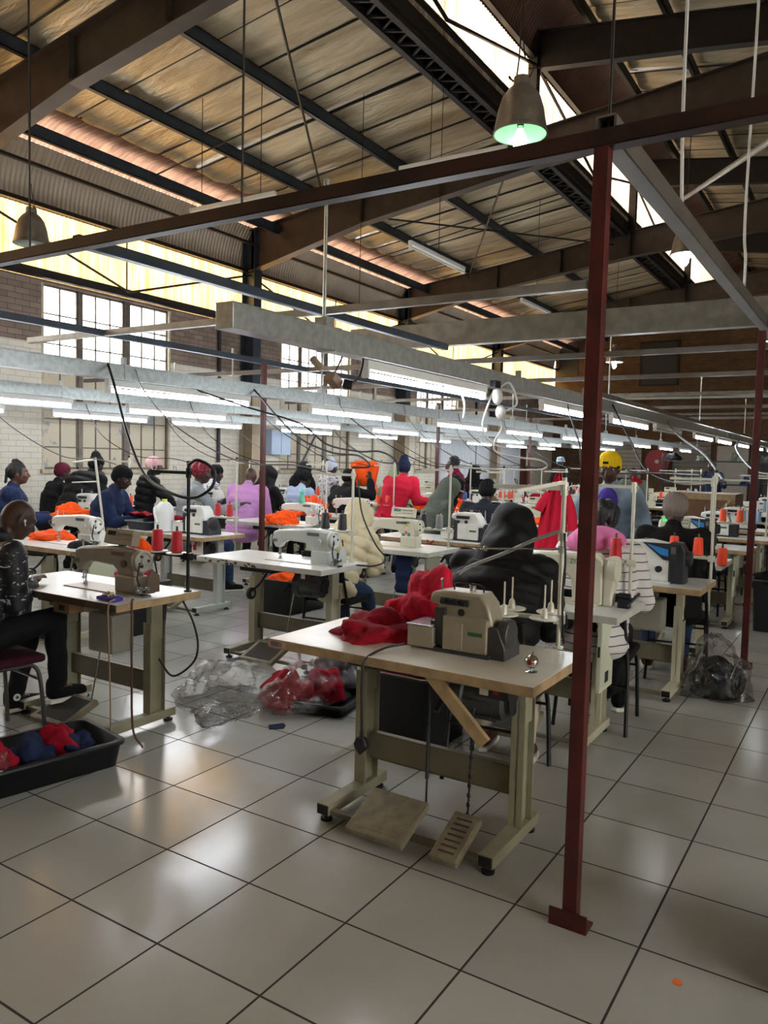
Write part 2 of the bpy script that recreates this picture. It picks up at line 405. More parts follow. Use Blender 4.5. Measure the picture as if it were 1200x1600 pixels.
# ------------------------------------------------------------------ translucent corrugated clerestories
def corrugated(name, x0, x1, curve, m, pitch=.076, amp=.011, spp=6, seglen=None):
    """curve: list of (y,z); corrugations run along the curve"""
    w = MB(); n = int((x1-x0)/pitch*spp)
    P = [V((0, a, b)) for a, b in curve]; nr = []
    for i in range(len(P)):
        t = (P[min(i+1, len(P)-1)]-P[max(i-1, 0)]).normalized(); nr.append(V((0, -t.z, t.y)))
    vs = [[w.bm.verts.new(V((x0+(x1-x0)*k/n, 0, 0)) + P[j] + nr[j]*amp*math.sin(2*PI*(x1-x0)*k/n/pitch)) for k in range(n+1)] for j in range(len(P))]
    for j in range(len(P)-1):
        for k in range(n): w.bm.faces.new((vs[j][k], vs[j][k+1], vs[j+1][k+1], vs[j+1][k]))
    return w.build(name, m, smooth=2, norm=False)
def stained_sheet(name, cA, cB, strength=1.0):
    m = bpy.data.materials.new(name); m.use_nodes = True
    nt = m.node_tree; L = nt.links; N = nt.nodes.new; nt.nodes.clear(); o = N('ShaderNodeOutputMaterial')
    tc = N('ShaderNodeTexCoord'); mp = N('ShaderNodeMapping'); mp.inputs['Scale'].default_value = (7, 1, .35); L.new(tc.outputs['Object'], mp.inputs['Vector'])
    n = N('ShaderNodeTexNoise'); n.inputs['Scale'].default_value = 1; n.inputs['Detail'].default_value = 6; n.inputs['Roughness'].default_value = .7; L.new(mp.outputs[0], n.inputs['Vector'])
    r = N('ShaderNodeValToRGB'); r.color_ramp.elements[0].position = .33; r.color_ramp.elements[0].color = (*rgb(cA), 1)
    r.color_ramp.elements[1].position = .62; r.color_ramp.elements[1].color = (*rgb(cB), 1); L.new(n.outputs['Fac'], r.inputs['Fac'])
    tl = N('ShaderNodeBsdfTranslucent'); L.new(r.outputs['Color'], tl.inputs['Color'])
    df = N('ShaderNodeBsdfDiffuse'); L.new(r.outputs['Color'], df.inputs['Color'])
    mx = N('ShaderNodeMixShader'); mx.inputs['Fac'].default_value = .35; L.new(tl.outputs[0], mx.inputs[1]); L.new(df.outputs[0], mx.inputs[2])
    L.new(mx.outputs[0], o.inputs['Surface'])
    return m
sheet_yellow = stained_sheet('yellowed_fibreglass', '#84552a', '#c2a063')
sheet_pale = stained_sheet('pale_fibreglass', '#7d6450', '#bfae98')
bull_metal = mat('bullnose_metal', '#9a8f7f', .42, .25, var=.2, vscale=1.5)
bull_brown = mat('bullnose_metal_brown', '#6f5348', .5, .2, var=.3, vscale=3)
def arc(c, r, a0, a1, n): return [(c[0]+r*math.cos(math.radians(a0+(a1-a0)*i/n)), c[1]+r*math.sin(math.radians(a0+(a1-a0)*i/n))) for i in range(n+1)]
def earc(a0, a1, n): return [(7.16+.8*math.cos(math.radians(a0+(a1-a0)*i/n)), 5.12+1.06*math.sin(math.radians(a0+(a1-a0)*i/n))) for i in range(n+1)]
struct(corrugated('trim_1', XW0, XW1, [(YW+.06, 4.1), (YW+.06, 4.45), (YW+.06, 4.8), (YW+.06, 5.14)], sheet_yellow))
struct(corrugated('trim_2', XW0, XW1, earc(0, 50, 7), bull_metal))
bull_pink = stained_sheet('pinkish_fibreglass', '#46332a', '#6b5243')
struct(corrugated('trim_3', XW0, XW1, earc(50, 92, 6)+[(6.9, 6.2)], bull_pink))
MY = 2.12
struct(corrugated('trim_4', XW0, XW1, [(MY, 6.75), (MY, 7.1), (MY, 7.4), (MY, 7.72)], sheet_pale))
struct(corrugated('trim_5', XW0, XW1, arc((MY-.72, 7.70), .72, 0, 92, 10), bull_brown))

# ------------------------------------------------------------------ foil-lined roof sheets
def foil_material(name, c1, c2):
    m = bpy.data.materials.new(name); m.use_nodes = True
    nt = m.node_tree; b = nt.nodes['Principled BSDF']; L = nt.links; N = nt.nodes.new
    tc = N('ShaderNodeTexCoord'); mp = N('ShaderNodeMapping'); mp.inputs['Scale'].default_value = (2.6, .55, 1); L.new(tc.outputs['Object'], mp.inputs['Vector'])
    n = N('ShaderNodeTexNoise'); n.inputs['Scale'].default_value = 1.3; n.inputs['Detail'].default_value = 7; n.inputs['Distortion'].default_value = .7; L.new(mp.outputs[0], n.inputs['Vector'])
    r = N('ShaderNodeValToRGB'); r.color_ramp.elements[0].position = .3; r.color_ramp.elements[0].color = (*rgb(c1), 1); r.color_ramp.elements[1].position = .68; r.color_ramp.elements[1].color = (*rgb(c2), 1)
    L.new(n.outputs['Fac'], r.inputs['Fac']); L.new(r.outputs['Color'], b.inputs['Base Color'])
    b.inputs['Metallic'].default_value = .55; b.inputs['Roughness'].default_value = .42
    mp2 = N('ShaderNodeMapping'); mp2.inputs['Scale'].default_value = (7, 1.6, 1); mp2.inputs['Rotation'].default_value = (0, 0, .12); L.new(tc.outputs['Object'], mp2.inputs['Vector'])
    n2 = N('ShaderNodeTexNoise'); n2.inputs['Scale'].default_value = 1.4; n2.inputs['Detail'].default_value = 5; n2.inputs['Distortion'].default_value = 1.0; L.new(mp2.outputs[0], n2.inputs['Vector'])
    bp = N('ShaderNodeBump'); bp.inputs['Strength'].default_value = .75; bp.inputs['Distance'].default_value = .05
    L.new(n2.outputs['Fac'], bp.inputs['Height']); L.new(bp.outputs['Normal'], b.inputs['Normal'])
    return m
foil = foil_material('roof_foil', '#978668', '#cfc2a4')
seam_dark = mat('roof_seam', '#1d1815', .6)
def rz1(y): return 6.07+.125*(YW-y)
def rz2(y): return 8.42-.150*(MY-y)
def foil_roof(name, y0, y1, zf, strip=.76):
    w = MB(); k = 0; x = XW0
    while x < XW1-.01:
        x2 = min(x+strip, XW1); off = .012 if k % 2 else 0
        def f(u, v):
            yy = y0+(y1-y0)*v; s = -.03*math.sin(PI*u) + .010*math.sin(3*PI*u+k)
            s += .012*noise.noise(V((x*3+u*2, yy*.9, k*1.7)))
            return V((x+.012+(x2-x-.024)*u, yy, zf(yy)+s+off))
        w.m(0).grid(f, 8, 10)
        # seam strip
        w.m(1); w.beam((x2, y0, zf(y0)-.004), (x2, y1, zf(y1)-.004), .026, .012)
        x = x2; k += 1
    o = w.build(name, [foil, seam_dark], smooth=2, norm=False)
    return struct(o)
foil_roof('ceiling', 6.95, MY+.1, rz1)
foil_roof('ceiling_monitor', MY-.72, -9.2, lambda y: max(rz2(y), 6.6))
w = MB(); w.bx(XW0, XW1, 6.9, 7.3, 6.35, 6.4)
for (ya, za, yb, zb) in ((7.3, 6.32, MY, 6.98), (MY-.6, 8.62, -9.2, 7.0)):
    w.beam((10.6, ya, za), (10.6, yb, zb), 34, .03)
struct(w.build('roof_cladding', mat('roof_outer_sheet', '#6a655e', .6)))
w = MB(); w.bx(XW0, XW1, MY-.02, MY+.30, 6.60, 6.78); struct(w.build('roof_gutter', mat('dark_steel', '#2b2724', .5, .35, var=.35, vscale=8)))

# ------------------------------------------------------------------ steel frame of the roof
dark_steel = MATS['dark_steel']
brown_steel = mat('brown_steel', '#453b33', .5, .25, var=.3, vscale=5)
blue_steel = mat('blue_grey_steel', '#39414a', .42, .4, var=.3, vscale=6)
beige_paint = mat('beige_column_paint', '#a09078', .6, 0, var=.2, vscale=4)
def rtop(y): return 5.87+.125*(YW-y)
def web_flange(w, pts, x, fw=.19, tw=.014, ft=.016):
    """I-beam along y from (y, zbottom, ztop) stations"""
    for (y0, b0, t0), (y1, b1, t1) in zip(pts, pts[1:]):
        w.prism([(y0, b0), (y1, b1), (y1, t1), (y0, t0)], x-tw/2, x+tw/2, 'x')
        w.beam((x, y0, b0), (x, y1, b1), fw, ft); w.beam((x, y0, t0), (x, y1, t1), fw, ft)
FRAMES = [-1.7, 4.1, 9.9, 15.7, 21.5]
fdesc = {-1.7: 'first', 4.1: 'nearest', 9.9: 'middle', 15.7: 'third', 21.5: 'farthest'}
for x in FRAMES:
    w = MB(); pts = [(7.72, 5.10, 5.88), (5.15, 5.66, 6.20), (MY, 6.06, rtop(MY)), (-1.2, 6.36, 6.96), (-9, 7.0, 7.6)]
    web_flange(w, pts, x)
    for yy in (5.15, MY-.06, 3.6): w.bx(x-.09, x+.09, yy-.006, yy+.006, rtop(yy)-.5, rtop(yy))
    o = tag(w.build('roof_rafter', brown_steel), {4.1: 'brown steel roof rafter crossing the top left corner of the photo', 9.9: 'brown haunched steel rafter rising from the column between the first and second windows', 15.7: 'brown steel rafter behind the hanging fluorescent battens, third from the camera', 21.5: 'farthest brown steel rafter before the end brick wall', -1.7: 'steel roof rafter behind the camera'}[x], 'roof beam')
    w = MB(); c0, c1 = 7.55, 7.86
    w.m(0); w.bx(x-.007, x+.007, c0, c1, 2.95, 5.88)
    for yy in (c0, c1-.016): w.bx(x-.11, x+.11, yy, yy+.016, 2.95, 5.88)
    w.m(1); w.bx(x-.006, x+.006, c0, c1, 0, 2.95)
    for yy in (c0, c1-.016): w.bx(x-.11, x+.11, yy, yy+.016, 0, 2.95)
    w.bx(x-.13, x+.13, c0-.03, c1+.02, 0, .02)
    tag(w.build('steel_column', [blue_steel, beige_paint]), {4.1: 'steel wall column left of the first window, outside the left frame edge', 9.9: 'steel wall column between the first and second windows, beige painted below', 15.7: 'steel wall column between the second and third windows', 21.5: 'farthest steel column along the left wall', -1.7: 'steel wall column behind the camera'}[x], 'column')
    # monitor frame: post and beam
    w = MB(); web_flange(w, [(MY, 7.55, 8.1), (-.4, 7.24, 7.72), (-3.2, 6.85, 7.3)], x, fw=.14)
    w.bx(x-.07, x+.07, MY-.15, MY-.0, rtop(MY), 8.1)
    tag(w.build('monitor_frame', dark_steel), {4.1: 'dark steel post and beam of the raised roof above the green-lit lamp', 9.9: 'dark steel post and beam of the raised roof right of the green-lit lamp', 15.7: 'dark post and beam of the raised roof behind the near red post top', 21.5: 'farthest dark steel post and beam of the raised roof', -1.7: 'dark post and beam of the raised roof behind the camera'}[x], 'roof frame')
PUR = [(6.95, 'lowest purlin beside the curved eave', 0), (5.9, 'second', 1), (4.24, 'third', 2)]
for i, (y, nm, _) in enumerate([(7.06, 'dark steel purlin lowest on the left roof slope, beside the curved eave', 0), (5.93, 'dark steel purlin in the middle of the left roof slope, one up from the eave', 0), (4.24, 'dark steel purlin highest on the left roof slope, below the gutter', 0)]):
    w = MB(); z = rtop(y) if i else 5.74
    w.bx(XW0, XW1, y-.035, y+.035, z, z+.012); w.bx(XW0, XW1, y-.035, y-.024, z, z+.17); w.bx(XW0, XW1, y-.035, y+.035, z+.158, z+.17)
    w.bx(XW0, XW1, y+.024, y+.035, z, z+.04)
    tag(w.build('roof_purlin', blue_steel), nm, 'purlin')
for i, (y, nm) in enumerate([(1.25, 'dark purlin of the raised roof nearest the pale clerestory'), (.15, 'dark purlin of the raised roof, second from the pale clerestory'), (-1.1, 'dark purlin of the raised roof, third from the pale clerestory')]):
    w = MB(); z = rz2(y)-.23
    w.bx(XW0, XW1, y-.035, y+.035, z, z+.012); w.bx(XW0, XW1, y-.035, y-.02, z, z+.17)
    tag(w.build('roof_purlin', dark_steel), nm, 'purlin')
# lattice gutter girder under the clerestory
w = MB()
w.bx(XW0, XW1, 2.42, 2.50, 6.50, 6.58); w.bx(XW0, XW1, 2.14, 2.22, 6.52, 6.60); w.bx(XW0, XW1, 2.22, 2.46, 6.60, 6.64)
x = XW0
while x < XW1-.3:
    w.beam((x, 2.46, 6.54), (x+.17, 2.18, 6.55), .03, .03); w.beam((x+.17, 2.18, 6.55), (x+.34, 2.46, 6.54), .03, .03); x += .34
tag(w.build('gutter_girder', dark_steel), 'dark lattice gutter girder running below the pale clerestory strip', 'girder')
# wall rails
for (y, z, hy, hz, lab, mm) in [(7.82, 5.10, .05, .07, 'dark rail along the top of the yellow clerestory sheets', dark_steel), (7.84, 4.10, .07, .13, 'dark rail along the bottom of the yellow clerestory above the brick', dark_steel), (7.56, 5.56, .04, .05, 'dark rail halfway up the curved corrugated eave', dark_steel), (2.08, 6.86, .05, .05, 'dark rail at the foot of the pale clerestory sheets', dark_steel), (2.04, 7.68, .05, .06, 'dark rail along the top of the pale clerestory sheets', dark_steel)]:
    w = MB(); w.bx(XW0, XW1, y-hy/2, y+hy/2, z, z+hz); w.bx(XW0, XW1, y-hy, y-hy/2, z, z+.015)
    tag(w.build('wall_rail', mm), lab, 'rail')
# V bracing of the left clerestory
for i in range(4):
    xa, xb = FRAMES[i], FRAMES[i+1]; xm = (xa+xb)/2
    for k, (s, e) in enumerate((((xm, 7.74, 4.17), (xa, 7.74, 5.05)), ((xm, 7.74, 4.17), (xb, 7.74, 5.05)))):
        w = MB(); w.cyl(s, e, .02, seg=8)
        bay = ['behind the camera', 'above the first window', 'above the second window', 'far down the left wall'][i]
        tag(w.build('wind_brace', dark_steel), f"dark {'left' if k == 0 else 'right'}-hand rod of the V brace across the yellow clerestory {bay}", 'brace')
    w = MB(); w.cyl((xm, 7.8, 4.1), (xm, 7.8, 5.12), .013, seg=8)
    tag(w.build('wind_brace', dark_steel), f'thin upright rod at the middle of the yellow clerestory {bay}', 'brace')
# braces in the pale clerestory
for i in range(4):
    xa, xb = FRAMES[i], FRAMES[i+1]
    w = MB(); w.beam((xa, 2.0, 7.6), ((xa+xb)/2, 2.0, 6.9), .035, .035); w.beam(((xa+xb)/2, 2.0, 6.9), (xb, 2.0, 7.6), .035, .035)
    tag(w.build('wind_brace', dark_steel), f"dark V brace across the pale clerestory, {['behind the camera', 'bay before the green-lit lamp', 'bay behind the green-lit lamp', 'farthest bay'][i]}", 'brace')
# sag bars and roof rods
for i, (p, q, r) in enumerate([((6.9, 7.06, 5.87), (6.9, MY+.3, 6.58), .012), ((12.8, 7.06, 5.87), (12.8, MY+.3, 6.58), .012), ((18.6, 7.06, 5.87), (18.6, MY+.3, 6.58), .012),
        ((4.2, 2.5, 6.45), (9.8, 5.9, 6.05), .018), ((9.98, 2.4, 6.35), (15.6, 5.9, 6.0), .018), ((9.98, 5.9, 6.0), (15.6, 2.4, 6.35), .018), ((5.2, 4.24, 6.3), (6.2, 4.0, 5.0), .0)]):
    if r == 0: continue
    w = MB(); w.cyl(p, q, r, seg=8)
    tag(w.build('roof_rod', dark_steel), ['dark sag rod up the middle of the nearest ceiling bay', 'dark sag rod up the middle of the second ceiling bay', 'dark sag rod up the middle of the third ceiling bay', 'dark diagonal rod from the gutter girder across the nearest ceiling bay', 'dark diagonal rod falling away across the second ceiling bay', 'dark diagonal rod rising away across the second ceiling bay'][i], 'rod')
# ------------------------------------------------------------------ red posts and the light steel frame they carry
red_paint = mat('red_oxide_paint', '#521411', .5, 0, var=.35, vscale=7, col2='#3a0e0c')
rust_beam = mat('rust_brown_steel', '#3a2018', .5, .2, var=.5, vscale=4, col2='#1c1412')
galv_dull = mat('dull_galvanised', '#8b8880', .4, .55, var=.25, vscale=9)
galv = mat('galvanised_trunking', '#c2cac9', .32, .6, var=.22, vscale=26)
RY = -1.925
def post(x, y, z, label):
    t = empty('red_post', (x, y, 0), 0, label, 'post')
    w = MB(); w.bx(-.024, .024, -.024, .024, .005, z)
    w.build('shaft', red_paint, t, bev=.002)
    w = MB(); w.bx(-.04, .04, -.065, .065, 0, .008); w.bx(-.038, -.032, -.065, .065, .008, .06); w.build('foot_plate', red_paint, t)
    return t
post(.86, RY+.004, 2.56, 'near dark red steel post in front of the overlock table')
post(4.93, RY, 2.60, 'red steel post at the right edge beyond the bagged black cloth')
post(4.93, 3.03, 2.58, 'thin red post behind the empty white table, left of the cream puffer jacket')
post(10.6, 3.9, 2.58, 'distant red post behind the coral-jacketed worker')
post(14.9, 3.88, 2.58, 'distant red post beside the white roller shutter')
def cbeam(name, p, q, w_, h, m, lab, cat='beam', t=.008, open_side=True):
    """channel section"""
    w = MB(); p = V(p); q = V(q); d = (q-p).normalized(); y = V((0, 0, 1)).cross(d).normalized(); up = V((0, 0, 1))
    w.beam(p+y*(w_/2), q+y*(w_/2), t, h); w.beam(p+up*(h/2), q+up*(h/2), w_, t); w.beam(p-up*(h/2), q-up*(h/2), w_, t)
    if not open_side: w.beam(p-y*(w_/2), q-y*(w_/2), t, h)
    return tag(w.build(name, m), lab, cat)
cbeam('cross_beam', (.86, -4.6, 2.582), (.86, 7.5, 2.582), .05, .048, rust_beam, 'rusty brown beam carried by the near red post, sloping across the whole photo', open_side=False)
cbeam('cross_beam', (4.93, -3.5, 2.745), (4.93, 1.85, 2.745), .09, .21, galv_dull, 'deep grey steel channel carried by the right-hand red post', open_side=False)
cbeam('cross_beam', (.86, RY, 2.62), (4.93, RY, 2.66), .06, .075, mat('bare_steel', '#77716a', .4, .5, var=.2), 'bare steel beam running back from the near red post to the right-hand one', open_side=False)
cbeam('cross_beam', (4.93, RY, 2.66), (20, RY, 2.66), .06, .075, MATS['bare_steel'], 'bare steel beam running on behind the right-hand red post', open_side=False)
for (y, x0, x1, lab) in [(.77, .9, 4.9, 'blue-grey square tube hung left of the main lighting trunk'), (3.2, .0, 22, 'blue-grey square tube passing in front of the first clear window'), (1.5, 4.95, 26, 'blue-grey square tube running to the far wall beyond the deep grey channel')]:
    cbeam('square_tube', (x0, y, 2.62), (x1, y, 2.62), .05, .05, blue_steel, lab, open_side=False)
for (x, y0, y1, z, lab) in [(2.96, -1.2, 4.3, 2.62, 'thin steel cross tube nearest the camera, over the end of the main trunk'), (5.9, -1.9, 7.4, 2.62, 'thin steel cross tube just beyond the deep grey channel'), (8.3, -1.9, 7.4, 2.66, 'thin steel cross tube, second beyond the deep grey channel'), (10.6, -1.9, 7.4, 2.64, 'pale steel cross tube, third beyond the deep grey channel'), (13.6, -1.9, 7.4, 2.66, 'steel cross tube, fourth beyond the deep grey channel'), (17.0, -1.9, 7.4, 2.66, 'steel cross tube, fifth beyond the deep grey channel')]:
    cbeam('cross_tube', (x, y0, z), (x, y1, z), .045, .045, galv_dull if x in (2.96, 10.6) else MATS['bare_steel'], lab, open_side=False)
w = MB(); w.cyl((2, -2.69, 3.15), (9.9, .04, 5.12), .022, seg=10); tag(w.build('support_rod', galv_dull), 'pale diagonal rod at the upper right edge, behind the lamp cables', 'rod')

# ------------------------------------------------------------------ galvanised cable trunking and fluorescent battens
tube_on = emit('fluorescent_tube_lit', '#f2f8ff', TUBE_POWER)
tube_off = mat('fluorescent_tube_unlit', '#e4e2da', .25)
white_enamel = mat('white_enamel', '#dfe0dc', .35)
black_plastic = mat('black_plastic', '#15151a', .4)
TR = [(-.35, .80, 25.5, 'main galvanised cable trunk, largest and nearest, running back over the right-hand workers'), (2.05, -1.5, 25.5, 'galvanised cable trunk second from the right, over the empty white table'), (4.2, -.5, 25.5, 'galvanised cable trunk third from the right, in front of the painted window'), (6.1, .3, 25.5, 'galvanised cable trunk farthest left, closest to the brick wall')]
TZ0, TZ1 = 2.09, 2.20
for ti, (y, x0, x1, lab) in enumerate(TR):
    t = empty('cable_tray', (x0, y, TZ0), 0, lab, 'trunking')
    L = x1-x0
    w = MB(); w.bx(0, L, -.05, .05, 0, .108); w.build('trough', galv, t, bev=.002)
    w = MB(); w.bx(0, L, -.053, .053, .108, .112)
    w.build('lid', galv, t)
    k = .75 if ti == 0 else 1.3
    while k < L:
        w = MB(); w.bx(k-.03, k+.03, -.054, .054, -.003, .115); w.bx(k-.012, k+.012, -.02, .02, .115, .17); w.build('coupler', galv, t)
        k += 2.44
battens = None
def make_batten(lit, wide=.05):
    t = empty('batten_light', (0, 0, 0)); t['category'] = 'light fitting'
    w = MB(); w.bx(-.76, .76, -wide/2, wide/2, 0, .05); w.build('housing', white_enamel, t, bev=.004)
    for s in (-1, 1):
        w = MB(); w.bx(s*.745-.012, s*.745+.012, -.02, .02, -.045, .002); w.build('end_socket', white_enamel, t)
    w = MB(); w.cyl((-.735, 0, -.028), (.735, 0, -.028), .015, seg=14); w.build('tube', tube_on if lit else tube_off, t, smooth=True)
    return t
bl, bd = make_batten(True), make_batten(False)
tr_name = ['main right-hand', 'second', 'third', 'wall-side']
ordn = ['first', 'second', 'third', 'fourth', 'fifth', 'sixth', 'seventh', 'eighth', 'ninth', 'tenth', 'eleventh', 'twelfth']
starts = [[1.88, 4.5, 6.5, 8.4, 10.9, 12.9, 15.3, 17.8, 20.3, 22.8], [2.1, 4.5, 7.1, 9.3, 11.8, 14.2, 16.7, 19.2, 21.7], [-.6, 1.85, 4.05, 6.5, 8.9, 11.4, 13.8, 16.3, 18.7, 21.2], [2.3, 4.45, 6.4, 8.9, 11.3, 13.8, 16.2, 18.7, 21.1]]
off = {(0, 3), (1, 2+9), (2, 5)}
for ti, ss in enumerate(starts):
    for k, x in enumerate(ss):
        lit = (ti, k) not in off
        o = place(bl if lit else bd, (x+.75, TR[ti][0], TZ0-.052), 0, f"{'lit' if lit else 'unlit'} white fluorescent batten, {ordn[k]} from the camera under the {tr_name[ti]} cable trunk", 'battens under the cable trunks')
# unlit battens on the rusty cross beam and high under the roof
for (p, rz, lab) in [((7.3, 2.05, 5.35), PI/2, 'unlit white batten hung high across the roof left of the green-lit lamp'), ((6.2, 4.75, 4.9), PI/2, 'unlit white batten hung high across the roof above the rusty beam, far left'), ((7.65, 2.38, 4.25), 0.0, 'unlit batten hung high under the roof, nearer one'), ((13.0, 3.1, 4.6), 0.0, 'unlit batten hung high under the roof, farther one')]:
    place(bd, p, rz, lab)
# drop rods holding the trunks
n = 0
for ti, (y, x0, x1, _) in enumerate(TR):
    x = x0+.70 if ti == 0 else x0+1.3
    k = 0
    while x < x1 and k < 8:
        w = MB(); top = 3.2 if k > 0 else (2.6 if ti else 4.0)
        if ti == 0: top = [2.92, 2.95, 3.0, 3.0, 3.0, 3.0, 3.0, 3.0][k]
        else: top = 2.62 if ti == 1 else 2.9
        w.cyl((x, y, TZ1), (x, y, top), .009, seg=8); w.bx(x-.03, x+.03, y-.035, y+.035, TZ1, TZ1+.05); w.cyl((x, y, top-.06), (x, y, top), .015, seg=8)
        tag(w.build('drop_rod', galv), f'thin drop rod, {ordn[k]} from the camera along the {tr_name[ti]} cable trunk', 'rod', 'drop rods of the cable trunks')
        x += 4.88; k += 1
# conduit along the main trunk
w = MB(); w.bx(5.2, 24, -.50, -.455, 2.19, 2.235); tag(w.build('conduit', galv_dull), 'grey conduit strapped along the right side of the main cable trunk', 'conduit')

# ------------------------------------------------------------------ high-bay bell lamps
shade_out = mat('lamp_shade_aluminium', '#8c8478', .38, .55, var=.35, vscale=9)
shade_in = mat('lamp_shade_inside', '#c9d6cc', .3, .5)
bulb_green = emit('green_white_bulb', '#a8ffb4', 14)
bulb_white = emit('white_bulb', '#ffffff', 26)
bulb_off = mat('bulb_unlit', '#d8d8d0', .2)
wire_m = mat('wire_dark', '#1b1916', .5)
def bell(x, y, z, top, bulb, lab, r=.2, tilt=0.0):
    t = empty('bell_lamp', (x, y, z), 0, lab, 'lamp')
    w = MB(); prof = [(r, 0), (r*1.0, .03), (r*.93, .10), (r*.86, .18), (r*.72, .27), (r*.50, .33), (r*.32, .36), (r*.30, .42), (.001, .43)]
    w.m(0).lathe(prof, caps=False, seg=36)
    w.m(1).lathe([(r*.97, .003), (r*.9, .10), (r*.83, .18), (r*.68, .265), (r*.3, .34), (.001, .345)], caps=False, seg=36)
    w.m(0).lathe([(r*1.0, .0), (r*1.03, .004), (r*1.03, .02), (r, .03)], caps=False, seg=36)
    w.build('shade', [shade_out, shade_in], t, smooth=True, norm=False)
    w = MB(); w.lathe([(.02, .03), (.04, -.01), (.052, -.06), (.045, -.12), (.014, -.165)] if bulb is not bulb_off else [(.02, .05), (.04, .02), (.045, -.0), (.03, -.03), (.01, -.04)], c=(0, 0, .015), seg=20); w.build('bulb', bulb, t, smooth=True)
    w = MB(); w.cyl((0, 0, .06), (0, 0, .33), .026, seg=12); w.build('socket', black_plastic, t)
    w = MB(); w.tube(spline([(0, .05, .4), (.03, .12, .47), (0, .03, .56), (0, 0, top-z)], 6), .006); w.tube(spline([(0, -.05, .4), (-.03, -.1, .46), (0, -.02, .56), (0, 0, .7)], 6), .005)
    w.build('hanging_wire', wire_m, t)
bell(4.0, -.29, 4.03, 6.2, bulb_green, 'large aluminium bell lamp with a glowing greenish bulb')
bell(4.0, 5.83, 3.97, 5.9, bulb_off, 'aluminium bell lamp hanging at the left in front of the yellow clerestory')
bell(9.9, -.3, 4.5, 6.3, bulb_white, 'small lit bell lamp high at the right, in front of the pale clerestory')
bell(17.1, 2.7, 4.0, 6.72, bulb_white, 'distant lit lamp seen just right of the near red post')
bell(14.4, -1.05, 3.9, 6.9, bulb_white, 'distant lit lamp at the right edge of the photo')

# ------------------------------------------------------------------ sewing tables
lam_white = mat('white_laminate', '#d9dad6', .28, 0, var=.10, vscale=3)
lam_cream = mat('cream_laminate', '#e4e2d6', .26, 0, var=.12, vscale=5)
ply_edge = mat('pale_wood_edge', '#a98f68', .6, 0, var=.3, vscale=14)
dark_edge = mat('worn_brown_edge', '#4e4033', .5, 0, var=.4, vscale=12)
white_edge = mat('white_edge_band', '#c9c9bf', .4, 0, var=.15, vscale=10)
leg_cream = mat('cream_painted_steel', '#b9b69c', .45, 0, var=.15, vscale=7)
leg_cream_shaded = mat('shaded_cream_steel', '#8f8c72', .45, 0, var=.2, vscale=7)  # darker cream steel: shadow on the near tables' legs put into the colour
leg_grey = mat('pale_grey_painted_steel', '#b9c0ba', .42, 0, var=.1, vscale=7)
olive_bar = mat('olive_painted_steel', '#6f6a54', .5, 0, var=.2, vscale=6)
pedal_m = mat('worn_pedal_paint', '#8f8770', .45, .2, var=.35, vscale=14)
tread_m = mat('rubber_tread', '#3b3833', .8)
rubber = mat('black_rubber', '#121212', .6)
steel = mat('bright_steel', '#b9bbbd', .22, .95)
dull = mat('dark_cast_metal', '#34343a', .45, .5, var=.3, vscale=20)
motor_m = mat('motor_grey', '#4b4d4e', .45, .5, var=.25, vscale=14)
box_grey = mat('control_box_grey', '#8a877a', .5, 0, var=.15, vscale=8)
ctrl_black = mat('switch_box_black', '#1c1c1e', .5)
red_btn = mat('red_button', '#b3171a', .4)
warn_y = mat('warning_label', '#e4dfcf', .5)
pine = mat('pine_wood', '#b3996f', .6, 0, var=.25, vscale=18)
ZT = .78
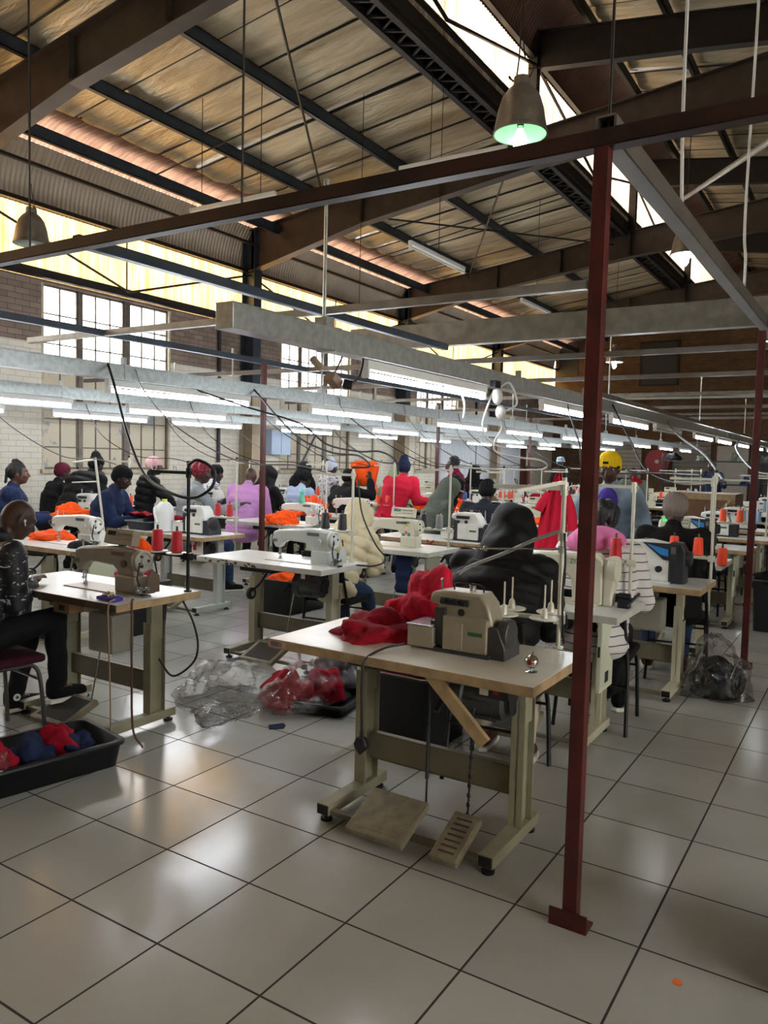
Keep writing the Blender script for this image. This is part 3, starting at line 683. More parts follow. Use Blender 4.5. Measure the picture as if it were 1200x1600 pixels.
def make_table(top=lam_white, edge=ply_edge, leg=leg_cream, motor='clutch', pedals=1, knee=True, bar=olive_bar, detail=True, box=None, dirty=False):
    t = empty('sewing_table', (0, 0, 0)); t['category'] = 'table'
    w = MB(); w.m(0).bx(-.29, .29, -.6, .6, .74, ZT)
    for fc in w.bm.faces:
        if fc.normal.z < .9: fc.material_index = 1
    w.build('tabletop', [top, edge], t, bev=.004)
    for s, y in ((0, .36), (1, -.40)):
        w = MB(); i = 1 if s == 0 else -1
        # channel upright with a telescoping inner leg
        w.bx(.08, .19, y-.004*i, y+.004*i, .06, .60); w.bx(.08, .086, y-.03, y+.03, .06, .60); w.bx(.184, .19, y-.03, y+.03, .06, .60)
        w.bx(.095, .175, y-.022, y+.022, .50, .74); w.bx(-.2, .25, y-.02, y+.02, .725, .74)
        w.build('leg', leg, t, bev=.002)
        w = MB(); w.bx(-.20, .27, y-.032, y+.032, .03, .078)
        o = w.build('foot', leg, t, bev=.003)
        if detail:
            for xx in (-.17, .24):
                w = MB(); w.cyl((xx, y, 0), (xx, y, .012), .026, seg=14); w.cyl((xx, y, .01), (xx, y, .032), .010, seg=8); w.build('foot_pad', rubber, o)
            w = MB(); w.bx(-.203, -.199, y-.027, y+.027, .034, .074); w.build('end_cap', rubber, o)
    w = MB(); w.bx(.118, .126, -.37, .33, .19, .31); w.bx(.118, .15, -.37, .33, .305, .311); w.bx(.118, .15, -.37, .33, .19, .196)
    w.build('crossbar', bar, t, bev=.001)
    w = MB(); w.bx(-.19, -.16, -.37, .33, .035, .055); w.build('pedal_rail', bar, t)
    def pedal(y0, y1, m2, rib):
        w = MB()
        R = Matrix.Rotation(math.radians(-22), 3, 'Y'); c = V((-.16, (y0+y1)/2, .095))
        w.m(0).box(c, (.235, y1-y0, .010), R)
        for s in (-1, 1): w.box(c+R@V((0, s*(y1-y0)/2, -.012)), (.235, .008, .03), R)
        w.box(c+R@V((-.117, 0, -.012)), (.008, y1-y0, .03), R)
        if rib:
            for k in range(7): w.m(1).box(c+R@V((-.085+.028*k, 0, .006)), (.009, (y1-y0)*.62, .004), R)
        else: w.m(1).box(c+R@V((0, 0, .006)), (.19, (y1-y0)*.82, .003), R)
        o = w.build('pedal', [pedal_m, m2], t, bev=.004)
        return o
    if pedals == 1:
        pedal(-.14, .16, tread_m, False)
        w = MB(); w.cyl((-.06, -.10, .14), (.02, -.14, .66), .0045, seg=8); w.cyl((.0, -.13, .52), (.02, -.14, .66), .008, seg=8); w.build('pull_rod', steel, t)
    elif pedals == 2:
        pedal(-.07, .19, pedal_m, False); pedal(-.31, -.20, dark_edge, True)
        w = MB(); w.cyl((-.05, -.06, .14), (-.02, -.05, .68), .0045, seg=8); w.cyl((-.045, -.058, .24), (-.03, -.052, .45), .008, seg=8); w.build('pull_rod', dull, t)
        w = MB()
        for k in range(26): w.ball((-.05+.03*k/26+.004*(k % 2), -.25, .14+.5*k/26), (.008 if k % 2 else .004, .004 if k % 2 else .008, .013), 6)
        w.build('pull_chain', dull, t)
    if motor == 'clutch':
        w = MB(); c = V((.06, -.22, .60))
        w.m(0).lathe([(.05, -.15), (.085, -.14), (.09, -.06), (.09, .02), (.10, .03), (.10, .08), (.075, .10), (.05, .12)], c=c, axis='y', seg=22)
        for k in range(8): w.box(c+V((.092*math.cos(k*PI/4), -.04, .092*math.sin(k*PI/4))), (.012, .11, .012))
        w.m(1).lathe([(.02, -.17), (.055, -.17), (.045, -.162), (.055, -.155), (.02, -.15)], c=c, axis='y', seg=20)
        w.bx(.02, .12, -.30, -.14, .66, .74); w.beam((-.02, -.12, .6), (-.10, -.12, .55), .02, .015)
        w.build('motor', [motor_m, dull], t, smooth=True)
        w = MB(); w.bx(-.2, -.12, -.47, -.34, .68, .74); w.m(1).bx(-.202, -.199, -.43, -.41, .70, .72); w.m(2).bx(-.203, -.199, -.39, -.355, .69, .725); w.build('switch_box', [ctrl_black, red_btn, warn_y], t)
    elif motor == 'box':
        w = MB(); w.bx(-.10, .05, -.33, -.12, .44, .66); w.bx(-.06, .03, -.28, -.16, .66, .74); w.build('control_box', box or box_grey, t, bev=.012)
        w = MB(); w.m(0).bx(-.22, -.12, -.12, .02, .66, .72); w.m(1).bx(-.222, -.219, -.08, -.03, .675, .705); w.build('switch_box', [mat('brown_switch_box', '#8a6a4a', .5), dull], t, bev=.003)
    elif motor == 'side':
        w = MB(); w.bx(-.05, .19, -.455, -.432, .30, .70); w.m(1).bx(-.052, -.049, -.45, -.437, .5, .56); w.m(2).bx(.04, .10, -.458, -.454, .34, .40); w.build('control_box', [mat('cream_control_box', '#c9cdb5', .4), ctrl_black, motor_m], t, bev=.004)
        w = MB(); w.m(0).lathe([(.04, -.1), (.06, -.09), (.06, .06), (.04, .07)], c=(.1, -.15, .66), axis='y', seg=18); w.build('motor', motor_m, t, smooth=True)
    if knee:
        w = MB(); w.tube(spline([(-.05, .06, .73), (-.10, .05, .68), (-.16, .07, .60), (-.20, .11, .55)], 5), .009); w.build('knee_lever', dull, t)
        w = MB(); w.m(0).cyl((-.20, .105, .53), (-.20, .125, .53), .045, seg=20); w.m(1).cyl((-.20, .10, .53), (-.20, .128, .53), .02, seg=14); w.build('knee_pad', [rubber, steel], t)
    # oil pan below the top
    w = MB(); w.bx(-.13, .12, -.02, .30, .68, .742); w.build('oil_pan', dull, t, bev=.006)
    return t
# ------------------------------------------------------------------ lockstitch machines (origin on the tabletop, needle at x=0, y=.20)
def lock_arm(w, y_head=.20, y_pil=-.23, zt=.245, w_=.065, arch=True):
    # side profile in (y, z), extruded along x
    prof = [(y_pil-.055, .0), (y_pil-.055, .09), (y_pil-.06, .20), (y_pil-.045, zt), (y_pil+.10, zt+.012), (y_head-.02, zt-.012), (y_head+.035, zt-.03), (y_head+.045, zt-.08), (y_head+.04, .135), (y_head+.015, .095), (y_head-.02, .095), (y_head-.045, .13), (y_head-.10, .155), (y_pil+.13, .145), (y_pil+.095, .115), (y_pil+.085, .05), (y_pil+.085, 0)]
    w.prism(prof, -w_/2, w_/2, 'x')
def handwheel(t, x, y, z, m, r=.062, m2=None):
    w = MB(); w.m(0).lathe([(.02, -.035), (r*.8, -.035), (r, -.028), (r, -.018), (r*.9, -.012), (r*.9, -.005), (r, 0), (r, .01), (r*.82, .012), (r*.7, .004), (r*.35, .004), (r*.3, .014), (.001, .014)][::1], c=(x, y, z), axis='y', seg=28)
    # lathe axis y grows toward +y; wheel face looks to -y, so mirror
    for v in w.bm.verts: v.co.y = 2*y - v.co.y
    w.m(1)
    for k in range(3):
        a = k*2*PI/3; w.cyl((x+.5*r*math.cos(a), y-.003, z+.5*r*math.sin(a)), (x+.5*r*math.cos(a), y-.012, z+.5*r*math.sin(a)), .008, seg=8)
    return w.build('handwheel', [m, m2 or dull], t, smooth=True)
def needle_bar(t, y=.20, x=0):
    w = MB(); w.cyl((x, y, .045), (x, y, .11), .0045, seg=8); w.cyl((x, y, .01), (x, y, .05), .0015, seg=6); w.bx(x-.008, x+.008, y-.006, y+.006, .04, .055)
    w.build('needle_bar', steel, t)
    w = MB(); w.cyl((x+.016, y, .02), (x+.016, y, .11), .005, seg=8); w.bx(x-.014, x+.022, y-.009, y+.009, .002, .008); w.bx(x+.004, x+.022, y-.007, y+.007, .008, .024)
    w.build('presser_foot', steel, t)
def make_lockstitch(body, wheel, bed, panel=None, belt=True, knobs=dull, plate=None, logo=None, arm_w=.07):
    t = empty('sewing_machine', (0, 0, 0)); t['category'] = 'sewing machine'
    w = MB(); w.bx(-.09, .088, -.30, .265, .0, .006)
    w.build('bed_plate', bed, t, bev=.002)
    w = MB(); lock_arm(w, w_=arm_w); w.build('arm', body, t, smooth=True, bev=.014)
    # base block of the pillar
    w = MB(); w.bx(-.055, .055, -.30, -.14, .004, .10); w.build('pillar_base', body, t, bev=.008)
    needle_bar(t)
    w = MB(); w.m(0).lathe([(.02, -.01), (.022, 0), (.022, .012), (.012, .014)], c=(-.035, -.20, .165), axis='x', seg=18)
    for v in w.bm.verts: v.co.x = -.035-(v.co.x+.035)
    w.build('stitch_dial', plate or body, t, smooth=True)
    w = MB(); w.m(0); w.cyl((-.036, .20, .15), (-.06, .20, .15), .014, seg=14); w.cyl((-.05, .20, .15), (-.066, .20, .15), .007, seg=10); w.tube(spline([(-.036, .215, .185), (-.055, .235, .19), (-.05, .25, .165), (-.036, .24, .15)], 4), .0018, 5)
    w.build('tension_dial', steel, t)
    w = MB(); w.cyl((0, .205, .225), (0, .205, .262), .006, seg=8); w.ball((0, .205, .264), .011, 8); w.cyl((.0, .12, .235), (0, .12, .27), .003, seg=6); w.bx(-.012, .012, .112, .128, .262, .266)
    w.build('thread_guide', steel, t)
    if logo:
        w = MB(); w.bx(-arm_w/2-.0025, -arm_w/2-.0005, -.20, -.09, .205, .228); w.build('name_plate', logo, t)
        w = MB(); w.bx(-arm_w/2-.0025, -arm_w/2-.0005, -.25, -.17, .06, .075); w.build('serial_plate', dull, t)
    handwheel(t, 0, -.31, .185, wheel)
    if belt:
        w = MB(); w.prism([(-.045, .02), (.05, .02), (.05, .11), (.0, .15), (-.03, .11)], -.385, -.378, 'y'); w.bx(-.02, .02, -.38, -.30, .015, .03)
        w.build('belt_guard', plate or body, t)
        w = MB(); w.tube([(-.052, -.345, .185), (-.07, -.345, .10), (-.04, -.345, .01)], .005); w.tube([(.052, -.345, .185), (.07, -.345, .10), (.05, -.345, .01)], .005); w.build('drive_belt', rubber, t)
        w = MB(); w.cyl((-.04, -.34, .03), (-.04, -.40, .05), .012, seg=10); w.cyl((-.06, -.36, .02), (-.06, -.36, .06), .018, seg=12); w.cyl((-.085, -.36, .035), (-.035, -.36, .035), .010, seg=10); w.bx(-.08, -.02, -.40, -.33, .0, .012); w.build('bobbin_winder', steel, t)
    if panel:
        w = MB(); R = Matrix.Rotation(math.radians(14), 3, 'Y')
        w.m(0).box((0, -.14, .305), (.055, .23, .085), R)
        fx = V((-.030, 0, 0))
        w.m(1).box(V((0, -.09, .322))+R@fx, (.004, .07, .024), R)
        for i in range(6):
            for j in range(2): w.m(2).box(V((0, -.15-.018*i, .322-.028*j))+R@fx, (.004, .009, .012), R)
        for i in range(4): w.m(2).box(V((0, -.075-.018*i, .290))+R@fx, (.004, .009, .010), R)
        w.bx(-.012, .012, -.16, -.12, .25, .27)
        w.build('control_panel', panel, t, bev=.004)
    return t
m_brown = mat('machine_taupe_paint', '#8f8474', .38, .1, var=.12, vscale=10)
m_brown_d = mat('machine_dark_taupe', '#5b4d40', .42)
m_white = mat('machine_white_paint', '#dcdcd6', .3)
m_pale = mat('machine_pale_grey_paint', '#c4cac6', .32, var=.06, vscale=8)
m_cream = mat('machine_cream_paint', '#d4d2bd', .32, var=.05, vscale=8)
m_dark = mat('machine_charcoal', '#26282e', .4)
m_blue = mat('panel_blue', '#2d7fc4', .3)
logo_grey = mat('name_plate_grey', '#5f6660', .4)
green_m = mat('label_green', '#2d6a45', .4)
lcd = mat('lcd_glass', '#1d211f', .15)
keys = mat('key_grey', '#6d6a60', .5)
P_lock_brown = make_lockstitch(m_brown, mat('handwheel_grey', '#a3a398', .35, .3), m_brown, panel=[m_brown, lcd, keys], plate=m_brown_d, logo=m_brown_d)
P_lock_pale = make_lockstitch(m_pale, m_pale, m_pale, logo=logo_grey, plate=m_pale)
P_lock_white = make_lockstitch(m_white, m_white, m_white, logo=logo_grey)
P_lock_cream = make_lockstitch(m_cream, m_cream, m_cream, panel=[m_cream, lcd, keys], belt=False, logo=logo_grey, arm_w=.085)
# modern direct-drive machine with a slanted blue panel and dark motor end
def make_modern():
    t = empty('sewing_machine', (0, 0, 0)); t['category'] = 'sewing machine'
    w = MB(); w.bx(-.09, .09, -.22, .265, 0, .008); w.build('bed_plate', m_white, t, bev=.002)
    w = MB(); prof = [(-.22, .0), (-.23, .26), (-.08, .285), (.16, .262), (.235, .235), (.245, .16), (.225, .10), (.18, .10), (.15, .15), (.03, .175), (-.03, .13), (-.055, .05), (-.08, 0)]
    w.prism(prof, -.045, .045, 'x'); w.build('arm', m_white, t, smooth=True, bev=.018)
    w = MB(); w.m(0).prism([(-.20, .0), (-.31, .0), (-.31, .22), (-.28, .275), (-.20, .275)], -.055, .055, 'x'); w.build('motor_end', m_dark, t, bev=.014)
    w = MB(); w.m(0).prism([(-.03, .265), (-.265, .265), (-.25, .15), (-.17, .155)], -.062, -.046, 'x'); w.m(1).prism([(-.06, .255), (-.20, .225), (-.20, .18), (-.15, .19)], -.066, -.061, 'x')
    w.m(2).bx(-.066, -.061, -.245, -.215, .20, .245); w.m(3).bx(-.068, -.061, -.237, -.224, .232, .242)
    w.build('control_panel', [m_dark, m_blue, logo_grey, red_btn], t)
    w = MB(); w.cyl((-.045, -.14, .09), (-.065, -.14, .09), .022, seg=18); w.bx(-.068, -.064, -.16, -.12, .086, .094); w.build('stitch_dial', m_dark, t)
    needle_bar(t)
    w = MB(); w.cyl((0, .2, .24), (0, .2, .285), .006, seg=8); w.cyl((0, .1, .25), (0, .1, .30), .003, seg=6); w.bx(-.02, .02, -.05, -.03, .28, .29); w.build('thread_guide', steel, t)
    w = MB(); w.lathe([(.04, .0), (.05, .008), (.05, .03), (.03, .035)], c=(0, -.34, .17), axis='y', seg=22); w.build('handwheel', m_dark, t, smooth=True)
    return t
P_modern = make_modern()
# overlock machine (origin on the tabletop, front to -x)
def make_overlock(body, dark, label=green_m, wheel=None, old=True):
    t = empty('overlock_machine', (0, 0, 0)); t['category'] = 'sewing machine'
    w = MB(); w.prism([(.10, .012), (-.165, .012), (-.185, .11), (-.15, .23), (-.11, .275), (.075, .275), (.14, .262), (.15, .215), (.10, .205)], -.06, .075, 'x'); w.build('body', body, t, smooth=True, bev=.012)
    w = MB(); w.prism([(.10, .0), (-.18, .0), (-.18, .02), (.10, .02)], -.10, .11, 'x'); w.build('base_plate', dark, t)
    # lower front block with door and the cloth plate to the left
    w = MB(); w.m(0).bx(-.10, -.055, -.165, .055, .012, .17); w.bx(-.108, -.10, -.05, .05, .02, .145); w.build('front_cover', body, t, bev=.006)
    w = MB(); w.m(0).bx(-.11, .06, .10, .235, .012, .108); w.m(1).bx(-.115, .065, .095, .24, .108, .116); w.build('cloth_plate', [body, steel], t, bev=.004)
    w = MB(); w.bx(-.085, .05, .055, .105, .03, .20); w.bx(-.06, .06, .05, .14, .10, .13); w.build('needle_gap', dark, t)
    w = MB()
    w.cyl((-.02, .115, .205), (-.02, .115, .12), .007, seg=10); w.bx(-.035, 0, .10, .13, .12, .145); w.cyl((-.045, .10, .19), (-.045, .10, .13), .004, seg=8); w.tube(spline([(-.05, .08, .20), (-.075, .09, .17), (-.06, .11, .15), (-.03, .12, .16)], 4), .004, 6)
    w.build('needle_clamp', steel, t, smooth=True)
    w = MB(); w.bx(-.072, -.058, -.055, .085, .215, .245); w.build('tension_panel', dark, t)
    for k in range(4):
        w = MB(); y = -.04+.034*k; w.cyl((-.07, y, .232), (-.098, y, .232), .012, seg=12); w.cyl((-.098, y, .232), (-.104, y, .232), .008, seg=10); w.build('tension_knob', dull, t, smooth=True)
    w = MB(); w.cyl((-.056, -.02, .185), (-.066, -.02, .185), .017, seg=18); w.build('oil_sight', dull, t)
    w = MB(); w.bx(-.1025, -.0995, -.145, -.075, .095, .112); w.build('label_strip', label, t)
    w = MB(); w.m(0).prism([(-.165, .0), (-.165, .14), (-.21, .14), (-.25, .05), (-.25, .0)], -.085, .085, 'x')
    w.lathe([(.03, -.01), (.066, 0), (.072, .02), (.066, .05), (.03, .055)], c=(-.01, -.25, .105), axis='y', seg=24); w.build('handwheel_cover', dark, t, smooth=True, bev=.004)
    w = MB(); w.tube([(.0, -.10, .275), (.0, -.10, .30), (.0, -.08, .308), (.0, .03, .308), (.0, .05, .30), (.0, .05, .275)], .0045, 6); w.build('top_handle', dull, t)
    w = MB(); w.cyl((.0, .115, .265), (.0, .115, .31), .006, seg=8); w.ball((0, .115, .315), .009, 8); w.cyl((.03, -.03, .275), (.03, -.03, .30), .016, seg=12); w.ball((.03, -.03, .30), (.018, .018, .008), 10); w.build('oil_cap', steel, t)
    return t
P_over_old = make_overlock(mat('overlock_aged_paint', '#a39a86', .38, .1, var=.12, vscale=11), mat('overlock_charcoal', '#3a3a3c', .45))
P_over_white = make_overlock(m_white, m_dark)
# heavy cylinder-end machine of the right-hand table (cream, with flywheel column)
def make_zoje():
    t = empty('sewing_machine', (0, 0, 0)); t['category'] = 'sewing machine'
    w = MB(); w.bx(-.10, .10, -.26, .27, 0, .006); w.build('bed_plate', m_cream, t)
    w = MB(); w.prism([(-.28, .0), (-.28, .25), (-.24, .285), (.21, .27), (.255, .24), (.255, .12), (.225, .10), (.18, .10), (.16, .16), (-.05, .17), (-.10, .13), (-.11, 0)], -.05, .05, 'x'); w.build('arm', m_cream, t, smooth=True, bev=.015)
    w = MB(); w.prism([(-.075, .165), (-.045, .16), (-.04, .10), (-.07, .09)], -.053, -.049, 'x'); w.build('thread_window', dull, t)
    needle_bar(t)
    w = MB(); w.lathe([(.05, 0), (.072, .006), (.075, .03), (.07, .05), (.03, .055)], c=(0, -.355, .205), axis='y', seg=28)
    w.build('handwheel', m_cream, t, smooth=True)
    w = MB(); w.prism([(-.28, .27), (-.345, .27), (-.345, .15), (-.33, .05), (-.33, .0), (-.28, .0)], -.045, .045, 'x'); w.build('belt_guard', m_cream, t, bev=.012)
    w = MB(); w.bx(-.03, .03, -.42, -.36, 0, .05); w.cyl((0, -.42, .06), (0, -.36, .06), .02, seg=12); w.cyl((-.06, -.42, .02), (.03, -.46, .08), .008, seg=8); w.build('bobbin_winder', dull, t)
    return t
P_zoje = make_zoje()
def text_mesh(name, s, size, loc, rot, m, parent, ext=.0006):
    cu = bpy.data.curves.new(name, 'FONT'); cu.body = s; cu.size = size; cu.extrude = ext; cu.align_x = 'CENTER'; cu.align_y = 'CENTER'
    o = bpy.data.objects.new(name, cu); COL.objects.link(o)
    dg = bpy.context.evaluated_depsgraph_get(); dg.update()
    me = bpy.data.meshes.new_from_object(o.evaluated_get(dg)); bpy.data.objects.remove(o); bpy.data.curves.remove(cu)
    me.materials.clear(); me.materials.append(m)
    o = bpy.data.objects.new(name, me); COL.objects.link(o); o.location = loc; o.rotation_euler = rot
    if parent: o.parent = parent
    return o
# text on faces looking toward -x (read from the operator side): +y is to the left
ROT_FRONT = (PI/2, 0, -PI/2)
# ------------------------------------------------------------------ thread stands and cones
stand_m = mat('stand_cream_enamel', '#c9c8b8', .35, .1)
disc_m = mat('spool_disc_white', '#dcdccf', .35)
def make_stand(discs=2, h=.74, metal=None, pins=True, arm_len=.30, low=.15, heavy=False, top_arm=True):
    """pole at the origin, arms reach toward +y"""
    t = empty('thread_stand', (0, 0, 0)); t['category'] = 'thread stand'; m = metal or stand_m
    w = MB(); w.cyl((0, 0, 0), (0, 0, h), .010, seg=10); w.cyl((0, 0, 0), (0, 0, .008), .022, seg=14); w.build('pole', m, t, smooth=True)
    w = MB(); w.cyl((0, 0, h), (0, 0, h+.02), .012, seg=10); w.build('pole_cap', rubber, t)
    w = MB(); w.bx(-.012, .012, -.02, arm_len, low-.008, low+.008); w.bx(-.018, .018, -.022, .022, low-.02, low+.02); w.build('lower_arm', m, t)
    if top_arm:
        w = MB(); w.bx(-.010, .010, -.02, arm_len, h-.055, h-.037); w.cyl((0, 0, h-.075), (0, 0, h-.02), .016, seg=10); w.build('upper_arm', m, t)
        for k in range(discs):
            y = .10+.17*(k % 2) if discs < 3 else .06+.14*(k % 2)
            w = MB(); w.tube([(0, y, h-.045), (.0, y, h-.02), (-.012, y+.01, h-.012), (-.02, y, h-.03)], .002, 5); w.build('thread_eye', steel, t)
    for k in range(discs):
        if discs < 3: x, y = 0, .09+.16*k
        else: x, y = (-.075 if k < 2 else .075), .05+.17*(k % 2)
        w = MB(); w.lathe([(.058, 0), (.062, .004), (.060, .007), (.02, .005), (.001, .005)], c=(x, y, low+.008), seg=26)
        w.build('spool_disc', disc_m, t, smooth=True)
        w = MB(); w.m(0).lathe([(.018, 0), (.012, .035), (.004, .045)], c=(x, y, low+.012), seg=14); w.cyl((x, y, low+.01), (x, y, low+.15), .004, seg=8); w.build('spool_pin', m, t, smooth=True)
        if discs > 2: 
            w = MB(); w.bx(min(x, 0), max(x, 0), y-.008, y+.008, low-.004, low+.004); w.build('disc_arm', m, t)
    return t
def thread_mat(name, c):
    if name in MATS: return MATS[name]
    m = mat(name, c, .45, sheen=.3); nt = m.node_tree; L = nt.links; N = nt.nodes.new; b = nt.nodes['Principled BSDF']
    tc = N('ShaderNodeTexCoord'); wv = N('ShaderNodeTexWave'); wv.bands_direction = 'Z'; wv.inputs['Scale'].default_value = 120; wv.inputs['Distortion'].default_value = 1.5
    L.new(tc.outputs['Object'], wv.inputs['Vector']); bp = N('ShaderNodeBump'); bp.inputs['Strength'].default_value = .4; bp.inputs['Distance'].default_value = .002
    L.new(wv.outputs['Fac'], bp.inputs['Height']); L.new(bp.outputs['Normal'], b.inputs['Normal']); return m
THREAD = {'orange': '#f0521e', 'red': '#c01226', 'black': '#17171c', 'blue': '#2b55b0', 'pale blue': '#8fb6d8', 'white': '#dedede', 'mint': '#6fc5ab', 'dark brown': '#2d1c1e', 'bright orange': '#ff4a16', 'grey': '#8e9094'}
CONES = {}
def cone(color, x, y, z, label, group=None, s=1.0):
    key = color
    if key not in CONES:
        t = empty('thread_cone', (0, 0, 0)); t['category'] = 'thread cone'
        w = MB(); w.lathe([(.008, .004), (.033, .004), (.036, .010), (.029, .118), (.024, .124), (.008, .124)], seg=24); w.build('thread', thread_mat('thread_'+color.replace(' ', '_'), THREAD[color]), t, smooth=True)
        w = MB(); w.lathe([(.028, 0), (.030, .004), (.02, .006)], seg=20); w.lathe([(.008, .118), (.006, .150), (.001, .152)], seg=12); w.build('core', mat('cone_core', '#4a4440', .6), t, smooth=True)
        CONES[key] = t
    o = place(CONES[key], (x, y, z), random.uniform(0, 6), label, group); o.scale = (s, s, s)
    return o

# ------------------------------------------------------------------ people
def skin_mat(c): return mat('skin_'+c.strip('#'), c, .45, bump=.12, bscale=60)
def fabric(name, c, **k): return mat(name, c, k.pop('rough', .88), sheen=k.pop('sheen', 0), spec=k.pop('spec', .25), bump=k.pop('bump', .35), bscale=k.pop('bscale', 22), **k)
def stripes_mat(name, c1, c2, pitch=.045, frac=.18, axis='Z'):
    if name in MATS: return MATS[name]
    m = mat(name, c1, .85); nt = m.node_tree; L = nt.links; N = nt.nodes.new; b = nt.nodes['Principled BSDF']
    tc = N('ShaderNodeTexCoord'); sx = N('ShaderNodeSeparateXYZ'); L.new(tc.outputs['Object'], sx.inputs[0])
    n = N('ShaderNodeTexNoise'); n.inputs['Scale'].default_value = 4; L.new(tc.outputs['Object'], n.inputs['Vector'])
    ad = N('ShaderNodeMath'); ad.operation = 'MULTIPLY_ADD'; ad.inputs[1].default_value = .03; L.new(n.outputs['Fac'], ad.inputs[0]); L.new(sx.outputs[axis], ad.inputs[2])
    dv = N('ShaderNodeMath'); dv.operation = 'DIVIDE'; dv.inputs[1].default_value = pitch; L.new(ad.outputs[0], dv.inputs[0])
    fr = N('ShaderNodeMath'); fr.operation = 'FRACT'; L.new(dv.outputs[0], fr.inputs[0])
    lt = N('ShaderNodeMath'); lt.operation = 'LESS_THAN'; lt.inputs[1].default_value = frac; L.new(fr.outputs[0], lt.inputs[0])
    mx = N('ShaderNodeMix'); mx.data_type = 'RGBA'; mx.inputs['A'].default_value = (*rgb(c1), 1); mx.inputs['B'].default_value = (*rgb(c2), 1); L.new(lt.outputs[0], mx.inputs['Factor']); L.new(mx.outputs['Result'], b.inputs['Base Color'])
    return m
def blotch_mat(name, c1, c2, scale=14, thr=.58, stretch=(1, 1, 2.5)):
    if name in MATS: return MATS[name]
    m = mat(name, c1, .6); nt = m.node_tree; L = nt.links; N = nt.nodes.new; b = nt.nodes['Principled BSDF']
    tc = N('ShaderNodeTexCoord'); mp = N('ShaderNodeMapping'); mp.inputs['Scale'].default_value = stretch; L.new(tc.outputs['Object'], mp.inputs['Vector'])
    n = N('ShaderNodeTexNoise'); n.inputs['Scale'].default_value = scale; n.inputs['Detail'].default_value = 4; n.inputs['Distortion'].default_value = 1.5; L.new(mp.outputs[0], n.inputs['Vector'])
    r = N('ShaderNodeValToRGB'); r.color_ramp.elements[0].position = thr; r.color_ramp.elements[0].color = (*rgb(c1), 1); r.color_ramp.elements[1].position = thr+.03; r.color_ramp.elements[1].color = (*rgb(c2), 1)
    L.new(n.outputs['Fac'], r.inputs['Fac']); L.new(r.outputs['Color'], b.inputs['Base Color']); return m
def ik(a, b, l1, l2, pole):
    d = b-a; L = d.length
    if L > (l1+l2)*.995: b = a+d.normalized()*(l1+l2)*.995; d = b-a; L = d.length
    x = (l1*l1-l2*l2+L*L)/(2*L); h = math.sqrt(max(l1*l1-x*x, 0)); dn = d.normalized()
    pl = pole-dn*pole.dot(dn); pl.normalize()
    return a+dn*x+pl*h, b
eye_white = mat('eye_white', '#b9aca0', .3); eye_dark = mat('eye_dark', '#150d09', .2)
hair_black = mat('hair_black', '#0d0b0b', .7, bump=.6, bscale=90)
sole_white = mat('shoe_sole_white', '#d9d6cc', .5)
